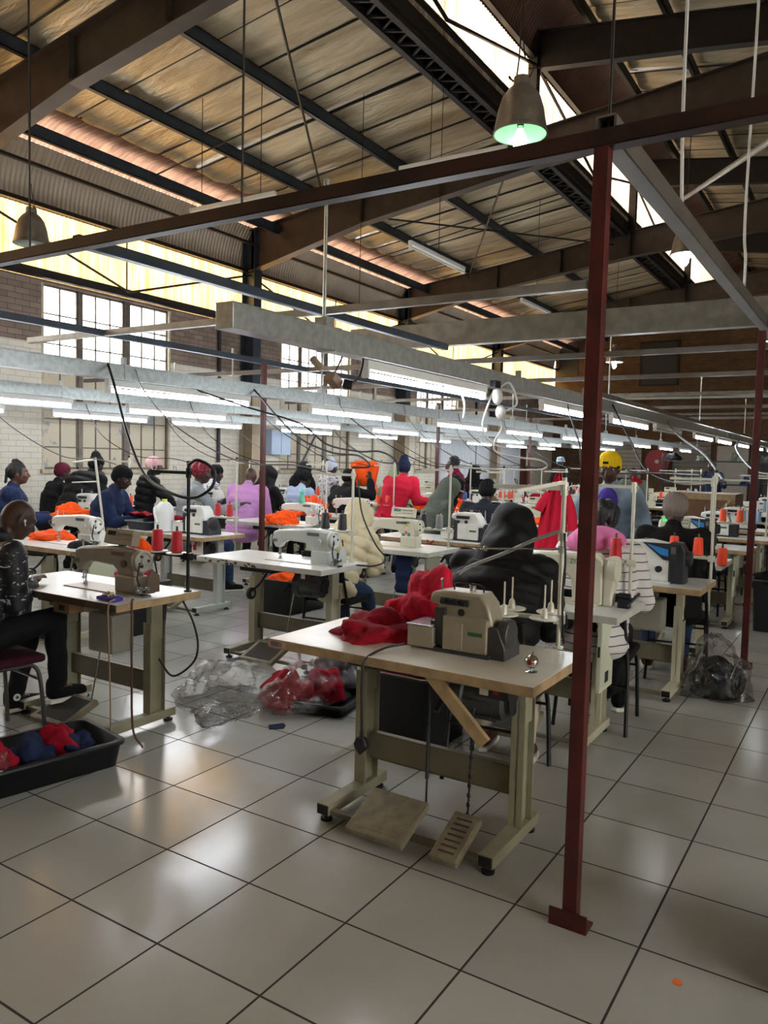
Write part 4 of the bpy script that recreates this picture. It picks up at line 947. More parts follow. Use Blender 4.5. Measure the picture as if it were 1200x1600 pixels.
def person(label, loc, yaw, sit=True, seat=.47, lean=12, head=(None, 0, 0), hands=None, skin='#3c2a22', jacket=None, pants=None, shoes=None, shoe_sole=None,
           hat=None, hair=None, hood=None, hood_up=True, puff=0, bulk=1.0, sleeves=True, vox=.012, feet=None, face=False, collar=None, skirt=None, h=1.0, side=0, beard=None, legs=True, twist=0):
    """local frame: +x is where the body faces, +y its left; the Empty stands on the floor under the hips"""
    t = empty('person', (*loc, 0), math.radians(yaw), label, 'person')
    sk = skin_mat(skin)
    la = math.radians(lean); ls = math.radians(side)
    hip = V((0, 0, (seat+.11) if sit else .90*h))
    up = V((math.sin(la)*math.cos(ls), math.sin(ls), math.cos(la)*math.cos(ls))).normalized()
    up2 = V((math.sin(la*1.5)*math.cos(ls), math.sin(ls), math.cos(la*1.5))).normalized()
    waist = hip+up*.16*h; chest = hip+up*.20*h+up2*.16*h; neck = chest+up2*.18*h
    hp, hy, hr = head[0], head[1], head[2]
    hpit = math.radians(hp if hp is not None else lean*1.2); hyaw = math.radians(hy)
    HR = Matrix.Rotation(hyaw, 3, 'Z') @ Matrix.Rotation(hpit, 3, 'Y') @ Matrix.Rotation(math.radians(hr), 3, 'X')
    skull0 = neck+up2*.07*h+V((.02, 0, 0)); hc = skull0+HR@V((.015, 0, .095))
    W = .185*h
    tw = Matrix.Rotation(math.radians(twist), 3, 'Z')
    sh = [neck-up2*.035*h+tw@V((0, s*W, -.01)) for s in (1, -1)]
    if hands is None: hands = [(.45, .16, .84), (.45, -.16, .84)]
    hands = [V(q) if q is not None else None for q in hands]
    arms = []
    for i, s in enumerate((1, -1)):
        tgt = hands[i] if hands[i] is not None else V((.02, s*.26, sh[i].z-.56))
        e, wv = ik(sh[i], tgt, .29*h, .26*h, V((-.22, s*.30, -1)))
        arms.append((sh[i], e, wv))
    hipj = [hip+V((0, s*.09, -.02)) for s in (1, -1)]
    if feet is None: feet = [(.42, .12, .09), (.46, -.12, .09)] if sit else [(.02, .11, .09), (-.02, -.11, .09)]
    lg = []
    for i, s in enumerate((1, -1)):
        k, a = ik(hipj[i], V(feet[i]), .44*h, .42*h, V((1, s*.12, .45)) if sit else V((1, 0, 0)))
        lg.append((hipj[i], k, a))
    # ---- body (one continuous skin)
    w = MB()
    w.ball(hip, (.12, .15, .12), 12); w.cap(hip, waist, .115, .105); w.cap(waist, chest, .11, .12); w.ball(chest, (.11, .15, .12), 12, Matrix.Rotation(la, 3, 'Y'))
    w.cap(chest, neck, .09, .055); w.cap(neck, skull0+HR@V((.0, 0, .03)), .052, .05)
    w.ball(hc, (.094, .073, .105), 16, HR); w.ball(hc+HR@V((.03, 0, -.055)), (.062, .052, .062), 14, HR)
    w.ball(hc+HR@V((.062, 0, -.088)), (.026, .028, .020), 10, HR)
    w.cap(hc+HR@V((.086, 0, .012)), hc+HR@V((.108, 0, -.028)), .009, .015, 8); w.ball(hc+HR@V((.096, 0, -.036)), (.014, .023, .010), 8, HR)
    w.ball(hc+HR@V((.084, 0, .025)), (.016, .05, .012), 10, HR)
    w.ball(hc+HR@V((.087, 0, -.056)), (.014, .026, .007), 8, HR); w.ball(hc+HR@V((.084, 0, -.068)), (.014, .024, .008), 8, HR)
    for s in (1, -1):
        w.ball(hc+HR@V((-.005, s*.076, -.008)), (.018, .009, .031), 8, HR); w.ball(hc+HR@V((.062, s*.042, -.025)), (.025, .022, .022), 8, HR)
    for i, s in enumerate((1, -1)):
        a, e, wr = arms[i]
        w.cap(chest+V((0, s*.10, .06)), a, .06, .052); w.cap(a, e, .050, .040); w.cap(e, wr, .040, .026)
        d = (wr-e).normalized(); side_v = V((0, 0, 1)).cross(d)
        if side_v.length < .2: side_v = V((0, 1, 0))
        side_v.normalize(); nrm = d.cross(side_v).normalized()
        if nrm.z > 0: nrm = -nrm   # palm looks down
        if hands[i] is None: nrm = V((0, -s, 0)); side_v = d.cross(nrm).normalized()
        pc = wr+d*.045
        R = Matrix((d, side_v, nrm)).transposed()
        w.ball(pc, (.052, .040, .016), 12, R); w.cap(wr, pc, .024, .022, 8)
        for q, (off, ln) in enumerate(((-.030, .068), (-.010, .078), (.010, .074), (.029, .060))):
            b0 = pc+d*.040+side_v*off; b1 = b0+(d+nrm*.35).normalized()*ln*.5; b2 = b1+(d*.6+nrm*.8).normalized()*ln*.5
            w.cap(b0, b1, .0095, .009, 8); w.cap(b1, b2, .009, .008, 8)
        ts = 1 if side_v.dot(V((0, -s, 0))) > 0 else -1
        t0 = pc-d*.02+side_v*.034*ts; t1 = t0+(d*.6+side_v*ts*.8+nrm*.3).normalized()*.034; t2 = t1+(d+nrm*.4).normalized()*.028
        w.cap(t0, t1, .012, .010, 8); w.cap(t1, t2, .010, .009, 8)
    if legs:
        for i, s in enumerate((1, -1)):
            a, k, f = lg[i]; w.cap(a, k, .075, .05); w.cap(k, f, .048, .032); w.cap(f, f+V((.10, 0, -.045)), .034, .03)
    small = min(vox, .0085)
    body = solid('body', w, sk, t, vox=small if face or vox < .011 else vox*.9, it=2)
    if face:
        for s in (1, -1):
            w = MB(); w.m(0).ball(hc+HR@V((.076, s*.032, .006)), (.0105, .0135, .0065), 12, HR); w.m(1).ball(hc+HR@V((.0845, s*.031, .005)), (.0045, .0058, .0058), 10, HR)
            w.build('eye', [eye_white, eye_dark], t, smooth=True)
        w = MB()
        w.ball(hc+HR@V((.0995, 0, -.0615)), (.004, .020, .0022), 8, HR); w.build('mouth', mat('lip_dark', '#3a1d1a', .5), t, smooth=True)
    sx = Matrix.Rotation(la*.8, 3, 'Y')
    # ---- jacket / top
    if jacket:
        B = bulk; w = MB()
        n = 6
        for q in range(n+1):
            f = q/n; c = hip.lerp(chest, f)+V((-.005, 0, -.06+.06*f)); ry = (.195-.02*math.sin(PI*f)+.02*f)*B*h; rx = (.165-.015*math.sin(PI*f))*B*h
            w.ball(c, (rx, ry, .11), 16, sx)
        w.ball(chest+up2*.06, (.145*B, .20*B, .13), 16, sx); w.ball(neck-up2*.04, (.10*B, .15, .075), 14, sx)
        w.cap(neck-up2*.02, neck+up2*.03, .075, .062)
        for i, s in enumerate((1, -1)):
            a, e, wr = arms[i]
            w.cap(chest+up2*.10*h+V((0, s*.10, 0)), a+V((0, 0, -.005)), .085*B, .078*B); w.cap(a, e, .076*B, .062*B); w.cap(e, wr-(wr-e).normalized()*.03, .062*B, .044*B)
        if hood and not hood_up: w.ball(neck+V((-.08, 0, .0)), (.09, .13, .06), 14, sx)
        seed = random.random()*50
        def wr_disp(co, nn):
            a = noise.noise(co*7+V((seed, 0, 0)))*.010 + (1-abs(noise.noise(V((co.x*9, co.y*9, co.z*16))+V((seed, 3, 0)))))**3*.006
            if puff:
                ph = (co-hip).dot(up)/puff+.12*noise.noise(co*3+V((seed, 0, 0))); a += .027*(abs(math.sin(ph*PI))**.5-.6)
            return co+nn*a
        solid('jacket', w, jacket, t, vox=vox, it=4, disp=wr_disp)
    if hood and hood_up:
        w = MB(); w.ball(hc+HR@V((-.016, 0, .012)), (.132, .120, .142), 18, HR); w.ball(hc+HR@V((-.05, 0, -.09)), (.10, .13, .10), 14, HR); w.cap(neck+V((-.03, 0, -.02)), hc+HR@V((-.03, 0, -.04)), .15, .115); w.ball(neck+V((-.045, 0, -.03)), (.13, .19, .085), 16)
        hseed = random.random()*20
        o = solid('hood', w, hood, t, vox=vox, it=4, disp=lambda co, nn: co+nn*((noise.noise(co*9+V((hseed, 0, 0)))*.018+.010*(1-abs(noise.noise(V((co.x*6, co.y*10, co.z*6))+V((hseed, 5, 0)))*2)))))
        # open the front of the hood
        bm = bmesh.new(); bm.from_mesh(o.data); HI = HR.inverted()
        dele = []
        for v in bm.verts:
            q = HI@(v.co-hc)
            if q.x > .055 and abs(q.y) < .078 and -.13 < q.z < .085: dele.append(v)
        bmesh.ops.delete(bm, geom=dele, context='VERTS'); bm.to_mesh(o.data); bm.free()
        md = o.modifiers.new('solid', 'SOLIDIFY'); md.thickness = .006; md.offset = -1
    if pants and legs:
        w = MB(); w.ball(hip+V((0, 0, -.01)), (.15, .175, .13), 14)
        for i, s in enumerate((1, -1)):
            a, k, f = lg[i]; w.cap(a, k, .095, .068); w.cap(k, f+V((0, 0, .03)), .066, .052)
        ps = random.random()*30
        solid('trousers', w, pants, t, vox=vox, it=3, disp=lambda co, nn: co+nn*(noise.noise(co*12+V((ps, 0, 0)))*.008))
    if skirt:
        w = MB(); w.cap(hip, V((.25, 0, hip.z-.05)), .17, .17); w.cap(V((.25, 0, hip.z-.05)), V((.30, .0, .28)), .18, .17)
        solid('skirt', w, skirt, t, vox=vox, it=3, disp=lambda co, nn: co+nn*(.02*math.sin(math.atan2(co.y, co.x-.25)*9)*max(0, min(1, (.6-co.z)*3))))
    if shoes:
        for i, s in enumerate((1, -1)):
            a, k, f = lg[i]
            w = MB(); w.m(0); w.cap(f+V((-.02, 0, .02)), f+V((-.025, 0, -.03)), .05, .046); w.cap(f+V((-.01, 0, -.03)), f+V((.14, 0, -.05)), .046, .036)
            sh_o = solid('shoe', w, shoes, t, vox=.008, it=2)
            w = MB(); z0 = f.z-.09
            pts = [(-.075, 0), (-.06, .038), (.0, .044), (.09, .05), (.16, .040), (.185, 0)]; pts = pts+[(x, -y) for x, y in reversed(pts[1:-1])]
            w.prism([(f.x+x, f.y+y) for x, y in pts], z0, z0+.026, 'z'); w.build('sole', shoe_sole or sole_white, sh_o, bev=.006)
            if vox <= .011:
                w = MB()
                for q in range(5): w.cyl((f.x+.035+.018*q, f.y-.022, f.z+.012-.010*q), (f.x+.035+.018*q, f.y+.022, f.z+.012-.010*q), .0035, seg=6)
                w.build('laces', sole_white, sh_o)
    if hair:
        w = MB(); w.ball(hc+HR@V((-.012, 0, .018)), (.101, .083, .105), 14, HR)
        if hair == 'braids':
            for q in range(9):
                a = -1.3+.33*q; w.cap(hc+HR@V((.03, .05*math.sin(a), .11)), hc+HR@V((-.10, .075*math.sin(a), .045-.02*abs(a))), .012, .014, 6); w.cap(hc+HR@V((-.10, .075*math.sin(a), .045)), hc+HR@V((-.115, .07*math.sin(a), -.10)), .013, .010, 6)
            w.ball(hc+HR@V((-.02, 0, .12)), (.045, .03, .03), 8, HR)
        o = solid('hair', w, hair_black, t, vox=.009, it=1, disp=lambda co, nn: co+nn*noise.noise(co*40)*.006)
        bm = bmesh.new(); bm.from_mesh(o.data); HI = HR.inverted()
        bmesh.ops.delete(bm, geom=[v for v in bm.verts if (HI@(v.co-hc)).x > .045 and (HI@(v.co-hc)).z < .055], context='VERTS'); bm.to_mesh(o.data); bm.free()
    if beard:
        w = MB(); w.ball(hc+HR@V((.045, 0, -.085)), (.048, .052, .035), 12, HR); w.build('beard', hair_black, t, smooth=True)
    if hat:
        kind, hm = hat[0], hat[1]; w = MB()
        if kind == 'beanie':
            w.ball(hc+HR@V((-.014, 0, .045)), (.110, .092, .098), 18, HR)
            w.ball(hc+HR@V((-.012, 0, .018)), (.112, .094, .035), 18, HR)
            w.ball(hc+HR@V((-.045, 0, .0)), (.078, .086, .075), 16, HR)
        elif kind == 'tall':
            w.ball(hc+HR@V((-.014, 0, .045)), (.110, .092, .085), 18, HR); w.cap(hc+HR@V((-.02, 0, .06)), hc+HR@V((-.05, 0, .12)), .085, .065); w.ball(hc+HR@V((-.045, 0, .0)), (.078, .086, .075), 16, HR)
        elif kind == 'bucket':
            for z0, r in ((.045, .098), (.07, .097), (.095, .09), (.115, .078)): w.cyl(hc+HR@V((-.01, 0, z0-.02)), hc+HR@V((-.01, 0, z0+.01)), r, r*.98, 28)
            w.cyl(hc+HR@V((-.008, 0, .005)), hc+HR@V((-.01, 0, .04)), .118, .098, 28)
        elif kind == 'wrap':
            w.ball(hc+HR@V((-.02, 0, .045)), (.118, .100, .095), 18, HR); w.ball(hc+HR@V((-.09, 0, .03)), (.055, .06, .055), 12, HR); w.ball(hc+HR@V((-.03, 0, .0)), (.09, .09, .06), 14, HR)
        elif kind == 'cap':
            w.ball(hc+HR@V((-.012, 0, .045)), (.108, .090, .085), 18, HR); w.ball(hc+HR@V((.105, 0, .030)), (.07, .07, .010), 12, HR)
        hs = random.random()*9
        ribs = kind in ('beanie', 'tall'); wr2 = kind == 'wrap'
        HI = HR.inverted()
        def hd(co, nn):
            q = HI@(co-hc); a = math.atan2(q.y, q.x+.012)
            return co+nn*((.0025*math.sin(a*26) if ribs else 0)+(.007*math.sin(a*9) if wr2 else 0)+noise.noise(co*16+V((hs, 0, 0)))*.004)
        o = solid('hat', w, hm, t, vox=.008, it=2, disp=hd)
        if kind in ('beanie', 'tall', 'wrap'):
            bm = bmesh.new(); bm.from_mesh(o.data)
            bmesh.ops.delete(bm, geom=[v for v in bm.verts if (HI@(v.co-hc)).x > .03 and (HI@(v.co-hc)).z < .022], context='VERTS'); bm.to_mesh(o.data); bm.free()
    t['_hc'] = list(hc)
    return t
def world_head(t):
    return Matrix.Rotation(t.rotation_euler[2], 3, 'Z')@V(t['_hc'])+t.location

# ------------------------------------------------------------------ chairs, crates, cloth
chair_steel = mat('chair_black_tube', '#1a1b1d', .35, .5)
chair_steel_l = mat('chair_grey_tube', '#5c5f60', .3, .7)
maroon_pad = fabric('maroon_upholstery', '#3b1220', var=.2, vscale=20)
black_pad = fabric('black_upholstery', '#17181b', var=.2, vscale=20)
wood_pad = mat('chair_wood', '#7a5a3c', .5, var=.2)
def make_chair(pad, frame, back=True, curved=True):
    t = empty('stacking_chair', (0, 0, 0)); t['category'] = 'chair'
    w = MB(); w.bx(-.20, .20, -.21, .21, .42, .465)
    for v in w.bm.verts:
        pass
    w.build('seat', pad, t, bev=.018)
    for s in (1, -1):
        w = MB(); w.tube(spline([(.19, s*.21, 0), (.17, s*.20, .30), (.14, s*.19, .40), (.05, s*.19, .415), (-.18, s*.19, .415)], 5), .0115, 8); w.build('leg', frame, t, smooth=True)
        w = MB(); w.tube(spline([(-.24, s*.21, 0), (-.20, s*.20, .25), (-.19, s*.195, .42), (-.23, s*.18, .62), (-.27, s*.17, .82)], 5), .0115, 8); w.build('leg', frame, t, smooth=True)
    w = MB(); w.cyl((.16, -.2, .33), (.16, .2, .33), .008, seg=8); w.build('stretcher', frame, t)
    w = MB(); w.cyl((-.20, -.2, .28), (-.20, .2, .28), .008, seg=8); w.build('stretcher', frame, t)
    w = MB(); w.box((-.245, 0, .71), (.03, .36, .24), Matrix.Rotation(math.radians(-9), 3, 'Y')); w.build('backrest', pad, t, bev=.02)
    return t
def crate(label, loc, rz, L, W_, H, m, name='storage_crate', wall=.006, flare=.02, lip=.018):
    t = empty(name, loc, rz, label, 'crate')
    w = MB()
    def ring(z, k, inn=0): 
        a, b = L/2-flare*(1-z/H)-inn, W_/2-flare*(1-z/H)-inn; r = .04; out = []
        for cx, cy, a0 in ((a-r, b-r, 0), (-a+r, b-r, 90), (-a+r, -b+r, 180), (a-r, -b+r, 270)):
            for q in range(4): an = math.radians(a0+30*q); out.append(w.bm.verts.new((cx+r*math.cos(an), cy+r*math.sin(an), z)))
        return out
    R = [ring(0, 0), ring(H-lip, 0), ]
    a2 = ring(H-lip, 0, -.012); a3 = ring(H, 0, -.012); a4 = ring(H, 0, wall); a5 = ring(wall, 0, wall)
    seq = [R[0], R[1], a2, a3, a4, a5]
    for A, B in zip(seq, seq[1:]):
        for k in range(16): w.bm.faces.new((A[k], A[(k+1) % 16], B[(k+1) % 16], B[k]))
    w.bm.faces.new(list(reversed(seq[0]))); w.bm.faces.new(seq[-1])
    w.build('shell', m, t, smooth=2)
    return t
def heap(name, label, cat, loc, r, m, rz=0, seed=0, rough=.22, fine=.05, group=None, lowcut=0, kids=None):
    """a crumpled bundle of cloth lying on its base, r=(rx,ry,height)"""
    w = MB(); bmesh.ops.create_icosphere(w.bm, subdivisions=5, radius=1)
    S = V((seed*7.3, seed*3.1, 0))
    for v in w.bm.verts:
        c = v.co.copy(); d = c.normalized()
        f = 1+rough*noise.noise(d*1.6+S)*2+.16*rough*4*(1-abs(noise.noise(d*3.2+S)))**2*.6
        rd = (1-abs(noise.noise(V((d.x*5, d.y*5, d.z*3))+S)*2)); f += fine*max(rd, -1)+fine*.5*(1-abs(noise.noise(d*11+S)*2))
        p = V((d.x*r[0]*f, d.y*r[1]*f, d.z*r[2]*f))
        p.z = max(p.z, -r[2]*.18) + r[2]*.18
        v.co = p
    o = w.build(name, m, None, smooth=2); o.location = loc; o.rotation_euler = (0, 0, rz)
    return tag(o, label, cat, group)
def cable(label, pts, r=.005, m=None, n=8, name='power_cable', cat='cable', group=None):
    w = MB(); w.tube(spline(pts, n), r, 7); return tag(w.build(name, m or cable_black, smooth=2), label, cat, group)
cable_black = mat('cable_black', '#17181a', .45)
cable_white = mat('cable_white', '#c9c9c4', .45)
cable_grey = mat('cable_grey', '#77777a', .45)

crate_black = mat('crate_black_plastic', '#17191c', .42)

# ------------------------------------------------------------------ the workers
def seat(label, at, yaw, **k):
    t = person(label, (0, 0), yaw, **k)
    h_ = world_head(t); t.location.x += at[0]-h_.x; t.location.y += at[1]-h_.y
    return t
navy = fabric('navy_cloth', '#1f2c4d', var=.2, vscale=9)
black_cloth = fabric('black_cloth', '#141416', var=.2, vscale=9)
black_nylon = mat('black_nylon', '#090a0c', .68, bump=.4, bscale=16, spec=.24)
cream_nylon = mat('cream_nylon', '#cfc3a0', .55, bump=.2, bscale=25)
denim = fabric('blue_denim', '#2a3d5c', var=.25, vscale=25)
denim_light = fabric('light_denim', '#8fa6b8', var=.2, vscale=12)
red_cloth = fabric('crimson_cloth', '#9c0a24', var=.25, vscale=6, rough=.85)
coral = fabric('coral_cloth', '#cf1f3c', var=.15, vscale=6)
orange_cloth = fabric('orange_cloth', '#ff5a14', var=.15, vscale=6)
maroon = fabric('maroon_cloth', '#6d0f2c', var=.15)
grey_cloth = fabric('grey_marl', '#8f979c', var=.12, vscale=20)
green_grey = fabric('green_grey_cloth', '#5e655a', var=.1)
lightgreen = fabric('sage_cloth', '#8ea37c', var=.1)
pink_cloth = fabric('lilac_pink_cloth', '#c08cc4', var=.1)
hot_pink = fabric('rose_pink_cloth', '#e07fb4', var=.1)
pale_pink = fabric('pale_pink_cloth', '#dcb2b4', var=.1)
white_cloth = fabric('white_cloth', '#d5d6da', var=.1)
yellow_knit = fabric('yellow_knit', '#ecc71a', var=.06)
taupe_knit = fabric('taupe_knit', '#8a7e78', var=.12)
navy_knit = fabric('navy_knit', '#1c2440', var=.15)
purple_cloth = fabric('purple_cloth', '#4a3a9a')
black_knit = fabric('black_knit', '#0f0f12', var=.1)
khaki = fabric('khaki_cloth', '#b0a592', var=.15)
maroon_knit = fabric('maroon_knit', '#4f1526')
brown_shoe = fabric('brown_leather', '#4a2a22', rough=.5)
black_shoe = fabric('black_canvas', '#121214', var=.1)
redwrap = blotch_mat('red_patterned_wrap', '#9c1a33', '#2a0d15', 22, .52)
camo = blotch_mat('black_streaked_nylon', '#0e1016', '#b9bdc0', 16, .60, (1, 1, 2.2))
durag = blotch_mat('black_patterned_scarf', '#17181a', '#55585a', 26, .60, (1, 1, 3))
stripe_m = stripes_mat('striped_knit', '#cfccc8', '#4a4854', .05, .13)
greywhite = blotch_mat('grey_white_print', '#c9ccd2', '#5e5864', 9, .55)

W1 = seat('seated man in a black streaked jacket at the near left table, shaved head bowed', (.95, 1.36), -8, lean=14, head=(28, -6, 0), skin='#3a261a', jacket=camo, pants=black_cloth, shoes=black_shoe, vox=.010, hands=[(.36, .30, .80), (.34, -.02, .80)], feet=[(.34, .20, .095), (.44, -.12, .20)], seat=.43, h=.97)
w = MB(); w.m(0).cyl((.325, .148, .10), (.325, .144, .10), .021, seg=24); w.m(1)
_s = [(.325+(.015 if k % 2 == 0 else .006)*math.sin(k*PI/5), .10+(.015 if k % 2 == 0 else .006)*math.cos(k*PI/5)) for k in range(10)]
w.prism(_s, .1425, .1435, 'y'); w.build('star_patch', [sole_white, navy], W1)
w = MB(); w.ball((0, 0, 0), (.008, .006, .010), 8); w.cyl((0, 0, 0), (.004, .004, -.028), .003, seg=6); _e = w.build('earbud', mat('earbud_white', '#d9dadd', .3), W1, smooth=True); _e.location = V(W1['_hc'])+V((.0, -.088, -.012))
W2 = seat('seated worker in a black quilted hooded coat, back turned, behind the overlock table', (2.13, -1.13), 6, lean=20, head=(38, 0, 0), jacket=black_nylon, hood=black_nylon, puff=.115, bulk=1.22, pants=khaki, shoes=brown_shoe, vox=.012, hands=[(.52, .22, .84), (.50, -.18, .84)], feet=[(.42, .14, .09), (.30, -.12, .09)])
W3 = seat('seated worker in a striped jumper, pink hood down, dark scarf on the head', (3.17, -1.29), 8, lean=20, head=(30, 10, 0), jacket=stripe_m, bulk=1.14, pants=black_cloth, skirt=black_cloth, shoes=black_shoe, hat=('wrap', durag), vox=.012, hands=[(.50, .24, .84), (.48, -.2, .84)])
w = MB(); w.ball((0, 0, 0), (.10, .15, .07), 16); w.ball((-.05, .03, -.03), (.09, .12, .07), 14)
_o = solid('lowered_hood', w, hot_pink, None, vox=.010, it=2, disp=lambda c, n: c+n*noise.noise(c*14)*.012)
_o.parent = W3; _o.location = V(W3['_hc'])+V((-.17, .0, -.10)); _o.rotation_euler = (0, math.radians(28), 0); _o.scale = (1.15, 1.15, 1.2)
W4 = seat('seated man in a plain black jacket and taupe beanie, back turned', (4.42, -1.46), 14, lean=16, head=(26, -6, 0), skin='#4a352b', jacket=black_cloth, bulk=1.12, pants=denim, shoes=brown_shoe, hat=('beanie', taupe_knit), vox=.012, hands=[(.50, .22, .84), (.5, -.18, .84)], feet=[(.40, .14, .09), (.30, -.10, .09)])
W5 = seat('standing man in a yellow beanie and light denim jacket holding up a red garment', (4.62, -.90), 178, sit=False, lean=12, head=(12, 8, 0), skin='#4a3026', jacket=denim_light, pants=navy, shoes=black_shoe, hat=('beanie', yellow_knit), face=True, beard=False, vox=.011, hands=[(.16, .20, .85), (.40, -.30, 1.28)], h=.97, bulk=.92)
w = MB(); w.ball((0, 0, 0), (.06, .085, .12), 12); _o = solid('shirt_front', w, purple_cloth, W5, vox=.012, it=2); _o.location = V(W5['_hc'])+V((.02, 0, -.27))
w = MB(); w.bx(.100, .104, -.022, .022, .070, .088); _o = w.build('hat_badge', black_knit, W5); _o.location = V(W5['_hc'])+V((.022, 0, -.01)); _o.rotation_euler = (0, math.radians(14), math.radians(6))
W6 = seat('seated worker in a cream quilted coat, hooded head bent low, back turned', (3.74, .93), 6, lean=28, head=(34, 0, 0), jacket=cream_nylon, hood=cream_nylon, puff=.095, bulk=1.15, pants=denim, shoes=black_shoe, vox=.012, hands=[(.42, .2, .84), (.42, -.16, .84)], h=.86)
W7 = seat('seated woman with braided hair and a navy jacket at the left edge', (3.15, 4.80), -36, lean=6, head=(0, 0, 0), skin='#5a3d30', jacket=navy, bulk=1.12, pants=black_cloth, shoes=black_shoe, hair='braids', face=True, vox=.012, hands=[(.42, .22, .86), (.42, -.05, .86)], h=1.02, seat=.50)
W8 = seat('seated man in a black beanie and navy jacket leaning over crimson cloth', (4.0, 4.22), -62, lean=14, head=(20, 0, 0), skin='#2f201b', jacket=navy, bulk=1.0, pants=black_cloth, shoes=black_shoe, hat=('beanie', black_knit), face=True, vox=.012, hands=[(.52, .16, .86), (.50, -.14, .86)], h=1.02, seat=.50)
W9 = seat('seated woman in a grey sweatshirt and red patterned head wrap, arm reaching right', (4.72, 3.75), -34, lean=8, head=(8, 0, 0), skin='#3a2722', jacket=grey_cloth, pants=denim, shoes=black_shoe, hat=('wrap', redwrap), vox=.013, hands=[(.40, .12, .88), (.56, -.16, 1.0)], h=1.05, seat=.52)
W10 = seat('seated worker in a lilac pink jumper with red collar, short hair, back turned', (6.1, 4.25), 20, lean=12, head=(16, -6, 0), skin='#4a352c', jacket=pink_cloth, bulk=1.2, pants=black_cloth, shoes=black_shoe, vox=.014, h=1.04, seat=.5)
w = MB(); w.lathe([(.075, 0), (.082, .02), (.07, .045)], seg=20); _o = w.build('collar', maroon, W10, smooth=True); _o.location = V(W10['_hc'])+V((-.05, 0, -.155))
seat('worker wrapped in a black hood right of the thin red post', (6.75, 4.5), -5, lean=6, head=(8, 0, 0), jacket=black_cloth, hood=black_cloth, pants=black_cloth, shoes=black_shoe, vox=.015, seat=.48)
seat('worker in a big black coat and beanie bending over behind the slanted thread frame', (5.15, 6.15), 8, sit=False, lean=28, head=(18, 0, 0), jacket=black_nylon, bulk=1.3, pants=black_cloth, shoes=black_shoe, hat=('tall', black_knit), vox=.015, puff=.13, h=.94)
seat('seated worker in a maroon beanie, half hidden by the big black coat', (5.2, 6.95), -10, lean=10, jacket=black_cloth, pants=black_cloth, shoes=black_shoe, hat=('beanie', maroon_knit), vox=.015)
seat('worker in a pale pink head wrap and black padded jacket, facing right', (5.9, 5.86), -42, lean=10, head=(6, 0, 0), jacket=black_nylon, puff=.1, bulk=1.1, pants=black_cloth, shoes=black_shoe, hat=('wrap', pale_pink), face=True, vox=.014, sit=False, h=.86)
seat('seated worker with a black headscarf behind the red-wrapped woman', (7.2, 5.95), -30, lean=8, jacket=greywhite, pants=black_cloth, shoes=black_shoe, hat=('wrap', black_knit), vox=.015)
seat('seated worker in a pale blue shirt with black scarf over the head', (7.9, 4.75), -2, lean=18, head=(20, 0, 0), jacket=fabric('pale_blue_cloth', '#9aa9c4'), pants=black_cloth, shoes=black_shoe, hat=('wrap', black_knit), vox=.015)
seat('worker in a long black hooded coat standing under the window at the back', (9.3, 5.85), 0, sit=False, lean=14, h=.85, jacket=black_cloth, bulk=1.15, hood=black_cloth, pants=black_cloth, shoes=black_shoe, vox=.016)
seat('worker in a tall pale blue head covering and patterned top', (9.0, 5.05), -20, lean=8, jacket=greywhite, pants=black_cloth, shoes=black_shoe, hat=('tall', fabric('pale_blue_knit', '#b7c2d3')), vox=.016, seat=.6)
seat('worker in black holding up an orange garment', (8.0, 4.0), -8, lean=10, jacket=black_cloth, bulk=1.2, pants=black_cloth, shoes=black_shoe, hat=('beanie', black_knit), vox=.016, hands=[(.4, .1, 1.2), (.4, -.25, 1.25)])
seat('standing worker in a coral jacket and navy beanie leaning to the right', (7.6, 2.80), 14, sit=False, lean=16, side=-14, head=(20, 24, 0), jacket=coral, bulk=1.12, pants=denim, shoes=black_shoe, hat=('tall', navy_knit), vox=.014, hands=[(.35, -.1, .95), (.30, -.50, 1.0)], h=.93)
seat('seated worker in a sage green hooded top left of the coral jacket', (8.7, 3.6), 20, lean=16, jacket=lightgreen, hood=lightgreen, pants=black_cloth, shoes=black_shoe, vox=.016, seat=.5)
seat('standing worker in a maroon top, hand raised to the hair', (10.1, 3.32), 110, sit=False, lean=2, jacket=maroon, pants=black_cloth, shoes=black_shoe, hair=True, vox=.016, hands=[None, (.1, -.15, 1.55)], h=.95)
seat('seated worker in a grey-green hoodie over a white cap, facing right', (6.55, 1.53), -40, lean=18, head=(20, 0, 0), skin='#2f201b', jacket=green_grey, hood=green_grey, pants=black_cloth, shoes=black_shoe, hat=('cap', white_cloth), face=True, vox=.013, hands=[(.45, .1, .84), (.45, -.1, .84)])
seat('seated worker in a red top and black hood beside the grey-green hoodie', (7.15, 1.75), -60, lean=18, head=(24, 0, 0), jacket=red_cloth, hood=black_cloth, pants=black_cloth, shoes=black_shoe, vox=.014)
seat('seated worker in a dark navy jacket and black beanie, back turned, by white overlock', (6.05, .82), 8, lean=16, head=(18, 0, 0), jacket=fabric('dark_navy_cloth', '#20242e'), bulk=1.18, pants=black_cloth, shoes=black_shoe, hat=('beanie', black_knit), vox=.013)
seat('distant worker in a pale blue bucket hat', (17.0, 3.9), 160, sit=False, lean=4, jacket=black_cloth, pants=black_cloth, shoes=black_shoe, hat=('bucket', denim_light), vox=.02)
seat('distant seated worker in a black hood in front of the white roller shutter', (12.8, 4.2), 0, lean=10, jacket=black_cloth, hood=black_cloth, pants=black_cloth, shoes=black_shoe, vox=.02, seat=.55)
seat('worker in dark clothes bending over beyond the yellow beanie', (12.6, .98), 190, sit=False, lean=22, jacket=green_grey, bulk=1.15, pants=black_cloth, shoes=black_shoe, hair=True, vox=.02, h=.92)
